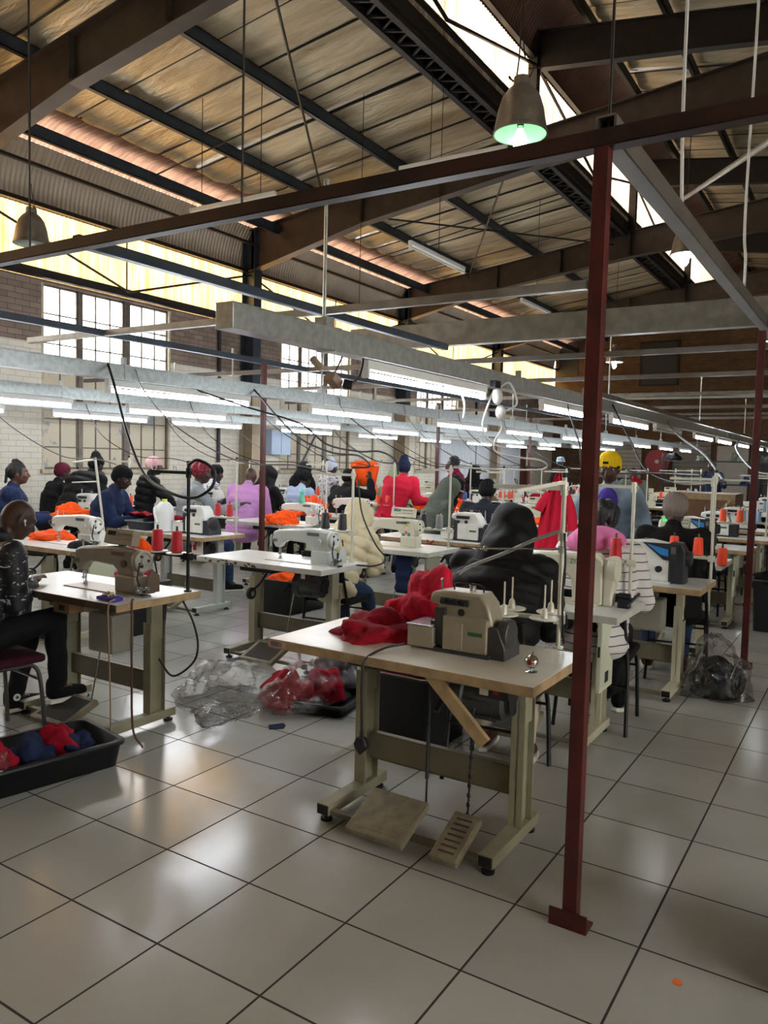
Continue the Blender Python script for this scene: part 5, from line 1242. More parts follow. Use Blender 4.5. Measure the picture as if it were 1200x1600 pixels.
seat('distant man in dark navy overalls standing at the far right, arm out', (16.8, .36), 150, sit=False, lean=4, jacket=navy_knit, pants=navy_knit, shoes=black_shoe, hair=True, vox=.02, hands=[(.3, .5, 1.2), None])

# ------------------------------------------------------------------ tables, machines, stands
T_pale = make_table(lam_white, ply_edge, leg_cream, 'box', 1)
T_pale2 = make_table(lam_white, ply_edge, leg_cream, 'side', 1)
T_dark = make_table(lam_white, dark_edge, leg_cream_shaded, 'box', 1)
T_over = make_table(lam_cream, ply_edge, leg_cream_shaded, 'clutch', 2, knee=False)
T_white = make_table(lam_white, white_edge, leg_cream, 'clutch', 1)
T_side = make_table(lam_white, white_edge, leg_cream, 'side', 1)
T_grey = make_table(lam_white, ply_edge, leg_grey, 'clutch', 1)
S_two = make_stand(2); S_two_low = make_stand(2, h=.70, low=.22)
S_four = make_stand(4, h=.72, low=.125)
S_dark = make_stand(2, h=.72, low=.20, metal=chair_steel)
C_black = make_chair(black_pad, chair_steel); C_maroon = make_chair(maroon_pad, chair_steel_l)
def put_chair(proto, x, y, rz, label): return place(proto, (x, y, 0), rz, label)
# near row, right-hand column -------------------------------------------------
tb = place(T_over, (1.17, -1.15, 0), 0, 'empty-seated cream overlock table with wood edge, nearest the camera', None)
w = MB(); w.beam((-.235, -.16, .745), (-.235, -.40, .52), .022, .05); w.build('wooden_brace', pine, tb, bev=.002)
w = MB(); w.bx(-.2925, -.2905, .505, .60, .747, .774); pl = w.build('number_label', mat('label_pink_brown', '#b09a92', .5), tb)
text_mesh('number_text', 'SS021', .026, (-.2935, .552, .7605), ROT_FRONT, mat('ink_black', '#18120f', .6), pl)
_m = place(P_over_old, (1.21, -1.31, ZT), 0, 'aged beige overlock machine with black handwheel housing, on the nearest table'); _m.scale = (.9, .88, .9)
st = place(S_four, (1.49, -1.62, ZT), math.radians(10), 'thread stand with four empty white discs on the nearest table')
w = MB(); w.cyl((0, 0, .42), (-.18, .30, .42), .004, seg=8); w.cyl((-.18, .30, .42), (-.10, .36, .41), .0035, seg=8); w.cyl((-.16, .22, .42), (-.20, .37, .425), .003, seg=8); w.ball((-.165, .285, .42), .012, 8); w.build('guide_wire', steel, st)
w = MB(); w.beam((0, 0, .70), (-.10, .18, .66), .03, .014); w.build('swing_arm', stand_m, st)
w = MB(); w.cyl((0, 0, .455), (0, 0, .49), .019, seg=12); w.cyl((0, 0, .405), (0, 0, .435), .017, seg=12); w.build('clamp', stand_m, st)
# bright chromed bell-shaped tensioner on the table corner
w = MB(); w.m(0).lathe([(.022, 0), (.024, .004), (.006, .008), (.006, .016)], seg=16); w.ball((0, 0, .040), (.024, .027, .026), 18); w.m(1); w.ball((-.022, 0, .043), (.007, .012, .012), 10); w.m(0); w.cyl((0, 0, .062), (.004, -.004, .078), .0035, seg=8)
o = tag(w.build('pin_holder', [mat('chrome', '#c9c9cc', .12, 1.0), mat('copper_tint', '#8a3a2c', .3, .6)], smooth=True), 'small round chrome fitting standing on the corner of the nearest table', 'fitting'); o.location = (1.06, -1.67, ZT)
def lay_cloth(name, label, cat, pts, m, th=.012, fold=.03, seed=1, nu=46, nv=30, group=None):
    """a dropped garment: quad patch given by four corner points, wrinkled, with thickness"""
    A, B, Cc, D = [V(p) for p in pts]; w = MB()
    def f(u, v):
        p = (A*(1-u)+B*u)*(1-v)+(D*(1-u)+Cc*u)*v
        q = V((p.x*6, p.y*6, seed*3.3)); e = min(u, 1-u, v, 1-v)
        hgt = fold*(1-abs(noise.noise(q)*2))+fold*1.2*max(noise.noise(q*.5+V((3, 1, 0))), 0)*min(e*8, 1)+fold*.4*(1-abs(noise.noise(q*2.1)*2))
        jx = noise.noise(V((u*4, v*4, seed*2)))*.045; jy = noise.noise(V((u*4, v*4, seed*2+9)))*.045
        return p+V((jx, jy, max(hgt, .001)))
    w.grid(f, nu, nv); o = w.build(name, m, None, smooth=2, norm=False)
    md = o.modifiers.new('s', 'SOLIDIFY'); md.thickness = th; md.offset = 1
    return tag(o, label, cat, group)
heap('red_cloth', 'crimson cloth bundle lying on the nearest table left of the overlock machine', 'cloth', (1.22, -.90, ZT-.01), (.15, .17, .085), red_cloth, .3, seed=2, rough=.30, fine=.07)
heap('red_garment', 'crimson garment with a grey reflective band heaped behind the nearest overlock machine', 'cloth', (1.50, -1.0, ZT-.02), (.17, .15, .20), coral, .9, seed=5, rough=.30, fine=.07)
# D: right column, second
place(T_side, (2.60, -1.04, 0), 0, 'white-edged sewing table with the cream logo machine, second in the right-hand column')
zj = place(P_zoje, (2.62, -1.20, ZT), 0, 'cream sewing machine with green lettering, half hidden by the near red post')
text_mesh('brand_text', 'ZOJE', .04, (-.0515, -.135, .235), ROT_FRONT, mat('lettering_green', '#2f7a4c', .4), zj)
sd = place(S_two_low, (2.84, -1.56, ZT), 0, 'thread stand with two red cones in front of the striped jumper')
w = MB(); w.ball((0, 0, .70), (.016, .02, .022), 10); w.box((0, -.02, .69), (.02, .04, .02), Matrix.Rotation(.6, 3, 'X')); w.build('red_ribbon', red_cloth, sd)
for k, y in enumerate((-1.47, -1.31)): cone('red', 2.84, y, ZT+.235, ['right red cone on the stand in front of the striped jumper', 'left red cone on the stand in front of the striped jumper, by the post'][k])
heap('red_cloth', 'bright red cloth lying on the table beside the cream logo machine', 'cloth', (2.66, -.66, ZT-.01), (.14, .18, .06), coral, .2, seed=8, rough=.2)
heap('orange_cloth', 'scrap of orange cloth on the floor side of the empty spool discs', 'cloth', (2.42, -1.0, ZT-.005), (.08, .06, .035), orange_cloth, .7, seed=11)
put_chair(C_black, 1.93, -1.18, .1, 'black-legged chair under the worker in the black quilted coat')
# E: third
place(T_pale, (3.83, -1.22, 0), 0, 'wood-edged table with the modern blue-panel machine, third in the right-hand column')
place(P_modern, (3.76, -1.38, ZT), 0, 'modern white machine with a slanted blue panel and charcoal motor end, nearer one')
place(S_two, (4.06, -1.79, ZT), 0, 'thread stand with orange cones on the third right-hand table')
for k, y in enumerate((-1.70, -1.54)): cone('bright orange', 4.06, y, ZT+.165, ['right orange cone beside the blue-panel machine', 'left orange cone beside the blue-panel machine'][k])
put_chair(C_black, 3.02, -1.35, .1, 'black-legged chair under the worker in the striped jumper')
put_chair(C_black, 4.42, -1.52, .2, 'black-legged chair under the man in the taupe beanie')
# G: fourth
place(T_side, (5.25, -1.12, 0), 0, 'white table with the cream display machine, fourth in the right-hand column')
g1 = place(P_lock_cream, (5.25, -1.16, ZT), 0, 'cream sewing machine with a green-lit display box right of the black jacket')
w = MB(); w.bx(-.036, -.030, -.085, -.04, .312, .334); w.build('green_display', emit('lcd_green', '#37d65a', .8), g1)
place(S_two_low, (5.0, -1.62, ZT), 0, 'thread stand by the single red-orange bottle-shaped cone')
cone('bright orange', 4.98, -1.72, ZT, 'fat red-orange cone standing on the table corner beside the right-hand post', s=1.15)
# right column, further back ---------------------------------------------------
kinds = [P_modern, P_over_white, P_lock_white, P_lock_cream, P_lock_pale]
kn = {id(P_modern): 'modern blue-panel machine', id(P_over_white): 'white overlock machine', id(P_lock_white): 'white lockstitch machine', id(P_lock_cream): 'cream machine with display box', id(P_lock_pale): 'pale grey lockstitch machine'}
tables = [T_pale, T_side, T_grey, T_white, T_pale2]
colname = {0: 'right-hand', 1: 'second', 2: 'third', 3: 'wall-side'}
cy = {0: -1.15, 1: 1.05, 2: 3.25, 3: 5.35}
rowx = {0: [6.6, 7.9, 9.2, 12.2, 13.5, 14.9, 16.3], 1: [7.65, 9.0, 10.3, 11.6, 13.6, 15.0, 16.5], 2: [7.0, 9.25, 11.0, 12.3, 13.7, 15.1, 16.5], 3: [6.5, 8.25, 9.9, 11.2, 12.6, 14.0, 15.4]}
first_no = {0: 5, 1: 4, 2: 4, 3: 2}
R = random.Random(11)
ordn += ['thirteenth', 'fourteenth']
conecols = ['orange', 'orange', 'red', 'blue', 'orange', 'white', 'pale blue', 'black', 'bright orange', 'grey']
for c in range(4):
    for k, x in enumerate(rowx[c]):
        y = cy[c]+R.uniform(-.06, .06); no = ordn[min(first_no[c]+k, 13)]
        kp = kinds[R.choice([0, 1, 1, 2, 3, 4])] if c else kinds[[0, 1, 1, 2, 1, 2, 1][k]]
        place(R.choice(tables), (x, y, 0), 0, f'sewing table, {no} from the front in the {colname[c]} column', f'tables far back in the {colname[c]} column')
        place(kp, (x, y+R.uniform(-.12, .08), ZT), 0, f'{kn[id(kp)]} on the {no} table of the {colname[c]} column')
        sx_, sy_ = x+.25, y-.52
        sp = R.choice([S_two, S_two_low, S_two]); low = .22 if sp is S_two_low else .15
        if R.random() < .3: sp = S_four; low = .125
        if R.random() < .6: put_chair(C_black, x-.62, y+R.uniform(-.1, .1), R.uniform(-.3, .3), f'dark chair at the {no} table of the {colname[c]} column')
        if R.random() < .4: crate(f'dark bin under the {no} table of the {colname[c]} column', (x-.0, y+.0, 0), 0, .5, .42, .40, crate_black)
        place(sp, (sx_, sy_, ZT), R.uniform(-.1, .1), f'thread stand on the {no} table of the {colname[c]} column')
        cc = R.choice(conecols) if c else R.choice(['pale blue', 'white', 'pale blue', 'orange'])
        for q in range(2):
            if sp is S_four:
                for dx in (-.075, .075): cone(cc, sx_+dx, sy_+.05+.17*q, ZT+low+.014, f"{cc} cone, {'near' if dx < 0 else 'far'} {'right' if q == 0 else 'left'} of four on the {no} {colname[c]} table")
            elif R.random() < .85: cone(cc, sx_, sy_+.09+.16*q, ZT+low+.014, f"{cc} cone, {'right' if q == 0 else 'left'} of the pair on the {no} {colname[c]} table")
        if R.random() < .5 and c:
            col_ = R.choice([orange_cloth, orange_cloth, red_cloth, black_cloth, white_cloth]); nm = {id(orange_cloth): 'orange', id(red_cloth): 'crimson', id(black_cloth): 'black', id(white_cloth): 'white'}[id(col_)]
            heap(f'{nm}_cloth', f'{nm} cloth bundle on the {no} table of the {colname[c]} column', 'cloth', (x-.02, y+.42, ZT-.01), (.16, .15, R.uniform(.06, .12)), col_, R.uniform(0, 3), seed=R.uniform(0, 60))
# second column, near ----------------------------------------------------------
tc_ = place(T_white, (2.92, 1.08, 0), 0, 'empty white table with chipped dark front edge and pale grey machine, centre left')
w = MB()
for k in range(16):
    yy = -.05+.55*R.random(); w.box((-.2915, yy, .76+R.uniform(-.012, .012)), (.003, R.uniform(.01, .04), R.uniform(.006, .016)), Matrix.Rotation(R.uniform(-.5, .5), 3, 'X'))
w.build('chipped_edge', dark_edge, tc_)
place(P_lock_pale, (2.90, .88, ZT), 0, 'pale grey lockstitch machine on the empty white table')
s_c = place(S_two_low, (3.14, .58, ZT), math.radians(-3), 'thread stand with two black cones in front of the cream quilted coat')
for k, y in enumerate((.67, .83)): cone('black', 3.14, y, ZT+.235, ['right black cone before the cream quilted coat', 'left black cone before the cream quilted coat'][k])
put_chair(C_black, 3.45, .92, .1, 'chair under the worker in the cream quilted coat')
tk = place(T_side, (4.33, 1.02, 0), 0, 'white table with olive front box, right of the cream quilted coat')
place(P_lock_cream, (4.33, .98, ZT), 0, 'cream machine with keypad box and colourful stickers, centre of the photo')
_t = text_mesh('brand_text', 'JANOME', .022, (-.0465, -.19, .222), ROT_FRONT, mat('lettering_blue', '#2c3a6a', .4), None); tag(_t, 'dark blue maker lettering on the cream keypad machine', 'lettering'); _t.location = (4.33-.0465, .98-.19, ZT+.222)
w = MB(); w.m(0).bx(-.0455, -.043, -.215, -.175, .165, .20); w.m(1).bx(-.0455, -.043, -.205, -.185, .12, .155); w.m(2).bx(-.0455, -.043, -.235, -.21, .085, .13); w.m(2).bx(-.0455, -.043, -.18, -.155, .085, .125)
o = w.build('stickers', [mat('sticker_yellow', '#d2b41e', .4), orange_cloth, mat('sticker_teal', '#3b8aa0', .4)], None); o.location = (4.33, .98, ZT); tag(o, 'small bright stickers on the pillar of the cream keypad machine', 'sticker')
place(S_two, (4.56, .50, ZT), 0, 'tall thread stand right of the sticker-covered machine')
cone('black', 4.56, .76, ZT+.165, 'black cone left of the tall stand behind the sticker-covered machine'); cone('grey', 4.56, .60, ZT+.165, 'grey cone on the tall stand behind the sticker-covered machine')
w = MB(); w.grid(lambda u, v: V((4.12+.02*math.sin(v*20), .62+.16*u, .74-.34*v)), 6, 8); o = w.build('dark_cloth_strip', navy, smooth=2); o.modifiers.new('s', 'SOLIDIFY').thickness = .006; tag(o, 'dark navy cloth strip hanging below the white table with olive box', 'cloth')
tl = place(T_grey, (5.28, 1.02, 0), 0, 'wood-edged table carrying the white overlock, behind the sticker-covered machine')
place(P_over_white, (5.25, .66, ZT), 0, 'white overlock machine with black handwheel housing left of the black hood')
place(S_four, (5.55, .42, ZT), 0, 'thread stand with dark brown cones behind the white overlock machine')
for k, (dx, dy) in enumerate(((-.075, .05), (-.075, .22), (.075, .05))): cone('dark brown', 5.55+dx, .42+dy, ZT+.14, ['near right dark brown cone behind the white overlock', 'left dark brown cone behind the white overlock', 'far dark brown cone behind the white overlock'][k])
cable('red ribbon dangling over the edge of the white overlock table', [(4.97, .95, .785), (4.96, .93, .76), (4.96, .96, .71), (4.965, .90, .76), (4.98, .88, .785)], .006, red_cloth, name='red_ribbon', cat='ribbon')
# third column, near -----------------------------------------------------------
place(T_pale2, (2.46, 3.12, 0), 0, 'wood-edged table with dark cloth under the machine, left, behind the shaved head')
place(P_lock_white, (2.48, 2.98, ZT), 0, 'white lockstitch machine directly right of the shaved head')
heap('black_cloth', 'black cloth pad lying below the handwheel of the white left-hand machine', 'cloth', (2.36, 2.72, ZT-.005), (.08, .11, .05), black_cloth, 0, seed=21, rough=.1)
heap('orange_cloth', 'orange cloth under the needle of the white left-hand machine', 'cloth', (2.58, 3.42, ZT-.01), (.14, .18, .07), orange_cloth, .4, seed=22)
tf = place(T_grey, (3.88, 3.18, 0), 0, 'wood-edged table with jug, crate and white overlock, left of centre')
w = MB(); w.m(0).bx(-.20, -.19, -.50, -.36, .60, .735); w.m(1).bx(-.202, -.2, -.42, -.38, .64, .70); w.build('notice_plate', [mat('paper_white', '#d9d7d2', .6), red_btn], tf)
place(P_over_white, (3.86, 2.94, ZT), 0, 'white overlock machine with round dial on the jug table')
place(S_two, (4.12, 2.66, ZT), 0, 'thread stand with two red cones on the jug table')
for k, y in enumerate((2.75, 2.91)): cone('red', 4.12, y, ZT+.165, ['right red cone on the jug-table stand', 'left red cone on the jug-table stand'][k])
# water jug
w = MB(); w.lathe([(.08, 0), (.095, .01), (.095, .19), (.085, .25), (.05, .29), (.03, .30)], seg=28); tj = empty('plastic_jug', (3.75, 3.28, ZT), 0, 'translucent white plastic jug with yellow cap standing on the left-centre table', 'jug')
w.build('bottle', mat('milky_plastic', '#dfe3e2', .3, spec=.6), tj, smooth=True)
w = MB(); w.tube(spline([(-.03, .05, .26), (-.07, .06, .24), (-.095, .03, .17), (-.095, .0, .10)], 5), .013, 8); w.build('handle', MATS['milky_plastic'], tj, smooth=True)
w = MB(); w.cyl((0, 0, .30), (0, 0, .325), .027, seg=18); w.build('cap', mat('cap_yellow', '#cfd04a', .4), tj)
crate_blue = mat('crate_dark_blue', '#232c36', .42)
crate('shallow dark blue crate on the left-centre table beside the jug', (3.86, 3.60, ZT), 0, .40, .34, .09, crate_blue)
lay_cloth('red_cloth', 'crimson cloth spread in front of the man in the black beanie', 'cloth', [(3.95, 3.3, .87), (4.2, 3.3, .80), (4.2, 4.0, .80), (3.9, 4.0, .87)], red_cloth, fold=.05, seed=3)
tw = MB(); place(T_side, (5.55, 3.3, 0), 0, 'long white table with orange cloth behind the thin red post')
place(P_lock_white, (5.52, 2.98, ZT), 0, 'white lockstitch machine with orange cloth under its arm, right of the thin red post')
heap('orange_cloth', 'orange cloth piled under the arm of the machine right of the thin red post', 'cloth', (5.36, 3.1, ZT-.01), (.10, .17, .11), orange_cloth, .4, seed=31, rough=.3)
place(S_two, (5.78, 2.78, ZT), 0, 'thread stand on the long white table right of the thin red post')
cone('orange', 5.5, 2.56+.18, ZT, 'orange cone standing on the right end of the long white table')
cone('orange', 5.78, 2.87, ZT+.165, 'right orange cone above the long white table'); cone('orange', 5.78, 3.03, ZT+.165, 'left orange cone above the long white table')
w = MB(); w.lathe([(.03, 0), (.038, .01), (.038, .05), (.02, .10), (.028, .13), (.012, .16)], seg=18); o = tag(w.build('mint_bottle', mat('mint_plastic', '#62bda2', .3), smooth=True), 'mint green bottle on top of the machine right of the thin red post', 'bottle'); o.location = (5.5, 2.92, ZT+.245)
# wall-side column, near -----------------------------------------------------------
place(T_pale, (4.45, 5.32, 0), 0, 'wood-edged table with five orange cones in front of the seated woman')
place(P_over_white, (4.42, 5.36, ZT), 0, 'white overlock machine facing the woman in navy')
ps = place(S_four, (4.62, 4.86, ZT), 0, 'slanted white thread frame loaded with orange cones near the left edge'); ps.rotation_euler = (0, 0, .2)
for k, (dx, dy) in enumerate(((-.075, .05), (-.075, .22), (.075, .05), (.075, .22))): cone('orange', 4.62+dx-.012, 4.86+dy, ZT+.14, ['near right', 'near left', 'far right', 'far left'][k]+' orange cone of the four on the slanted thread frame')
w = MB(); w.cyl((3.68, 4.08, .55), (3.62, 4.18, 1.50), .013, seg=10); w.cyl((3.62, 4.18, 1.48), (3.75, 4.72, 1.44), .011, seg=8); w.cyl((3.635, 4.15, 1.25), (3.74, 4.72, 1.22), .008, seg=8); w.cyl((3.68, 4.08, .03), (3.68, 4.08, .56), .013, seg=8); w.cyl((3.68, 4.08, 0), (3.68, 4.08, .03), .05, seg=14)
tag(w.build('thread_pole', stand_m, smooth=True), 'leaning white pole with two arms between the woman and the man in the black beanie', 'pole')
heap('orange_cloth', 'orange garment in the hands of the seated woman in navy', 'cloth', (3.68, 4.66, .80), (.16, .20, .13), orange_cloth, .8, seed=41, rough=.3)
heap('orange_cloth', 'orange cloth spread on the table by the four orange cones', 'cloth', (4.32, 4.98, ZT-.01), (.14, .20, .08), orange_cloth, .2, seed=43)
# A: near left table ---------------------------------------------------------------
ta = place(T_dark, (1.24, 1.12, 0), 0, 'near left table with worn brown front edge and taupe machine')
w = MB(); w.bx(-.291, .291, -.602, -.596, .741, .778); w.build('edge_strip', ply_edge, ta)
place(P_lock_brown, (1.24, .97, ZT), 0, 'taupe lockstitch machine with a button panel on top, on the near left table')
sa = place(S_dark, (1.47, .555, ZT), 0, 'dark metal thread stand with two red cones on the near left table')
for k, y in enumerate((.645, .805)): cone('red', 1.47, y, ZT+.215, ['right red cone on the dark stand, near left table', 'left red cone on the dark stand, near left table'][k])
o = heap('orange_disc', 'orange and crimson cloth roll behind the button panel of the taupe machine', 'cloth', (1.33, .80, ZT+.22), (.04, .07, .06), orange_cloth, .2, seed=51, rough=.1)
w = MB(); w.m(0).box((0, 0, .012), (.07, .13, .018)); w.m(1)
for k in range(6): w.cyl((R.uniform(-.025, .025), R.uniform(-.055, .055), .02), (R.uniform(-.025, .025), R.uniform(-.05, .05), .034), .012, seg=10)
o = tag(w.build('bobbin_tray', [purple_cloth, steel], bev=.003), 'small purple tray of bobbins at the foot of the taupe machine', 'tray'); o.location = (1.02, .66, ZT)
cable('pale strap hanging from the near left table edge to the floor bar', [(.985, .575, .80), (.94, .57, .77), (.94, .565, .55), (.945, .56, .30), (.95, .565, .10)], .004, mat('strap_tan', '#8a7560', .7), name='hanging_strap', cat='strap')
cable('brown strap hanging down the near right leg of the near left table', [(1.05, .515, .80), (1.03, .50, .76), (1.035, .505, .45), (1.04, .50, .12), (1.08, .47, .01)], .006, mat('strap_brown', '#5a3b28', .7), name='hanging_strap', cat='strap')
cable('black cord looping out beside the near left table leg', [(1.42, .54, .735), (1.44, .48, .62), (1.42, .42, .50), (1.40, .44, .40), (1.33, .52, .33), (1.30, .6, .42)], .006)
cable('black hose looping over the near left thread stand', [(2.069, 2.012, 2.2), (1.953, 1.797, 2.032), (1.72, 1.368, 1.67), (1.56, 1.028, 1.434), (1.457, 0.709, 1.342), (1.458, 0.515, 1.314), (1.482, 0.392, 1.376), (1.494, 0.385, 1.472), (1.45, 0.46, 1.526), (1.46, 0.55, 1.50)], .009)
heap('crimson_cloth', 'crimson cloth hanging out of the dark bin beneath the jug table', 'cloth', (2.9, 2.75, .40), (.22, .2, .12), red_cloth, 0, seed=55)
crate('tall dark bin of crimson cloth behind the taupe machine', (2.9, 2.75, 0), 0, .5, .45, .44, crate_black)
ch = put_chair(C_maroon, .72, 1.25, -.1, 'maroon-seated chair under the man with the shaved head')

# ------------------------------------------------------------------ floor clutter
crate('long shallow black crate of crimson and navy cloth, bottom left corner', (.45, .69, 0), math.radians(-11), .98, .44, .13, crate_black, wall=.02)
heap('crimson_cloth', 'crimson cloth at the left end of the long floor crate', 'cloth', (.30, .68, .03), (.16, .14, .14), red_cloth, .4, seed=61, rough=.3)
heap('navy_cloth', 'navy cloth in the middle of the long floor crate', 'cloth', (.55, .64, .03), (.13, .12, .10), navy, 1.0, seed=62, rough=.3)
heap('crimson_cloth', 'crimson cloth scrap on top at the right end of the long floor crate', 'cloth', (.70, .67, .06), (.08, .10, .10), red_cloth, .2, seed=63, rough=.35)
heap('navy_cloth', 'dark cloth at the right end of the long floor crate', 'cloth', (.78, .60, .03), (.08, .10, .08), navy, 2.0, seed=64, rough=.3)
clear = film('clear_plastic_film', gloss=.05, rough=.08, haze=.03, crinkle=10)
heap('plastic_bag', 'crumpled clear plastic lying on crimson cloth in the long floor crate', 'bag', (.26, .58, .10), (.12, .08, .06), clear, .4, seed=65, rough=.35, fine=.12)
crate('black tray under the plastic-wrapped bundles on the floor', (2.42, .22, 0), math.radians(12), .80, .50, .07, crate_black, wall=.015)
heap('crimson_bundle', 'crimson cloth bundle in clear plastic on the floor, the left one', 'bundle', (2.10, .33, .03), (.15, .15, .15), red_cloth, .1, seed=71, rough=.2)
heap('crimson_bundle', 'crimson cloth bundle in clear plastic on the floor, the right one', 'bundle', (2.30, .20, .04), (.15, .13, .13), red_cloth, .7, seed=72, rough=.2)
heap('plastic_bag', 'clear plastic wrapped over the two crimson bundles', 'bag', (2.20, .26, .03), (.31, .19, .17), clear, .1, seed=73, rough=.2, fine=.10)
heap('plastic_bag', 'grey cloth wrapped in crinkled clear plastic on the black tray', 'bag', (2.62, .26, .05), (.17, .15, .17), mat('grey_plastic_wrap', '#7f858c', .22, coat=.6, var=.3, vscale=12), .5, seed=74, rough=.28, fine=.12)
heap('plastic_bag', 'large empty clear plastic bag billowing on the floor left of the crimson bundles', 'bag', (1.92, .66, .0), (.30, .24, .17), clear, .5, seed=75, rough=.28, fine=.12)
w = MB(); w.prism([(-.05, -.03), (.03, -.045), (.055, .0), (.05, .04), (-.04, .035)], 0, .004, 'z'); o = tag(w.build('cloth_scrap', navy), 'small navy cloth scrap lying on the floor tiles', 'scrap'); o.location = (1.76, .13, .001); o.rotation_euler = (0, 0, -.6)
w = MB(); w.cyl((0, 0, 0), (0, 0, .002), .014, seg=20); o = tag(w.build('orange_sticker', mat('sticker_orange', '#ff7a2e', .5)), 'small round orange sticker on the floor at the lower right', 'sticker'); o.location = (.75, -2.29, .0005)
crate('large black storage bin beneath the nearest table', (2.08, -.60, 0), 0, .52, .44, .42, crate_black, wall=.01)
heap('crimson_cloth', 'crimson cloth filling the black bin beneath the nearest table', 'cloth', (2.08, -.60, .34), (.17, .15, .09), red_cloth, .3, seed=81)
o = heap('black_bundle', 'black cloth bundle inside the clear bag on the floor at the right', 'bundle', (4.08, -1.86, .005), (.20, .16, .20), black_cloth, .2, seed=82, rough=.12)
heap('plastic_bag', 'clear plastic bag around the black bundle on the floor at the right', 'bag', (4.10, -1.85, 0), (.25, .20, .29), film('clear_plastic_smooth', gloss=.03, rough=.07, haze=.012, crinkle=7), .2, seed=83, rough=.2, fine=.06)
crate('dark grey bin with black cloth at the right edge, nearer one', (6.75, -1.98, 0), .1, .5, .45, .50, mat('bin_dark_grey', '#33363a', .45))
crate('dark grey bin at the right edge, farther one', (7.4, -2.05, 0), .1, .5, .45, .46, MATS['bin_dark_grey'])
heap('black_cloth', 'black cloth with a white strip draped over the right-edge bin', 'cloth', (6.75, -1.95, .40), (.24, .22, .14), black_cloth, .2, seed=84)
heap('white_paper', 'white papers heaped over the farther right-edge bin', 'paper', (7.4, -2.05, .40), (.2, .2, .1), mat('paper_white2', '#cfd0d0', .6), .2, seed=85)
crate('black bin low at the right edge of the photo, close to the camera', (1.03, -2.76, 0), 0, .42, .42, .34, crate_black)
crate('black crate with orange cloth under the table in front of the thin red post', (4.55, 2.30, 0), 0, .62, .5, .34, crate_black)
heap('orange_cloth', 'orange cloth at the corner of the crate before the thin red post', 'cloth', (4.45, 2.35, .28), (.14, .12, .09), orange_cloth, .2, seed=86)
crate('dark bin under the wood-edged table behind the near left table', (2.3, 3.9, 0), 0, .6, .45, .45, crate_blue)
# plug dangling from the nearest machine
cable('black flex hanging from the overlock machine down to a plug', [(1.08, -1.11, .80), (.99, -1.07, .795), (.872, -1.055, .77), (.86, -1.05, .70), (.862, -1.05, .58), (.865, -1.05, .47)], .0055)
w = MB(); w.prism([(-.016, .03), (.016, .03), (.030, .0), (.024, -.018), (0, -.042), (-.024, -.018), (-.030, .0)], -.014, .014, 'x'); w.cyl((0, 0, .03), (0, 0, .055), .008, seg=10); o = tag(w.build('mains_plug', dull, bev=.004), 'black mains plug dangling below the nearest table edge', 'plug'); o.location = (.865, -1.05, .43)
cable('grey hose from the old overlock machine up to its stand', [(1.24, -1.26, 1.085), (1.30, -1.30, 1.12), (1.37, -1.40, 1.17), (1.43, -1.53, 1.24), (1.478, -1.612, 1.275)], .008, mat('hose_grey', '#6d6a64', .4), name='air_hose', cat='hose')
cable('black cord running down the nearest thread stand', [(1.47, -1.635, 1.27), (1.465, -1.645, 1.15), (1.468, -1.638, 1.05), (1.47, -1.64, .92), (1.50, -1.64, .80)], .005)
cable('black cord sagging from the second trunk to the middle stands', [(2.9, 2.05, 2.10), (3.4, 1.9, 1.98), (3.9, 1.7, 1.86), (3.97, 1.45, 1.68), (3.95, 1.1, 1.62), (3.93, .85, 1.62), (3.8, .62, 1.55), (3.75, .56, 1.44)], .008)
cable('black cords looping beside the cream quilted coat', [(3.16, .55, 1.40), (3.15, .50, 1.15), (3.12, .36, .94), (3.08, .24, .84), (3.03, .30, .79), (3.0, .44, .785)], .006)
# ceiling cables ------------------------------------------------------------
cable('black cord from the second cable trunk sagging across the centre left', [(3.63, 2.1, 2.21), (3.62, 1.98, 2.13), (3.55, 1.68, 1.91), (3.5, 1.37, 1.71), (3.47, 1.02, 1.6), (3.42, .73, 1.58), (3.31, .55, 1.5), (3.15, .59, 1.49)], .008)
w = MB(); w.m(0).box((1.70, -.27, 1.965), (.085, .06, .05), Matrix.Rotation(.5, 3, 'Y')); w.cyl((1.66, -.22, 2.02), (1.64, -.17, 2.08), .02, seg=12); w.m(1).cyl((1.73, -.31, 1.95), (1.76, -.35, 1.94), .025, seg=12)
tag(w.build('hanging_socket', [mat('socket_tan', '#94806a', .6), black_plastic], bev=.005), 'tan plug and socket dangling below the near end of the main trunk', 'socket')
cable('dark brown flex from the main trunk to the tan socket, outer loop', [(1.86, -.32, 2.21), (1.84, -.36, 2.10), (1.80, -.37, 2.0), (1.76, -.35, 1.95)], .006)
cable('dark flex from the main trunk to the tan socket, inner loop', [(1.80, -.31, 2.21), (1.77, -.29, 2.13), (1.73, -.28, 2.05), (1.70, -.27, 1.99)], .005, mat('cable_brown', '#4a231c', .5))
w = MB(); w.m(0); w.ball((3.46, -.42, 2.02), (.05, .035, .06), 14); w.ball((3.50, -.43, 1.91), (.045, .035, .055), 14); w.m(1).box((3.42, -.42, 2.10), (.09, .04, .05))
tag(w.build('cable_adapter', [cable_white, black_plastic], smooth=True), 'white plug adapter cluster hanging from the main cable trunk', 'adapter')
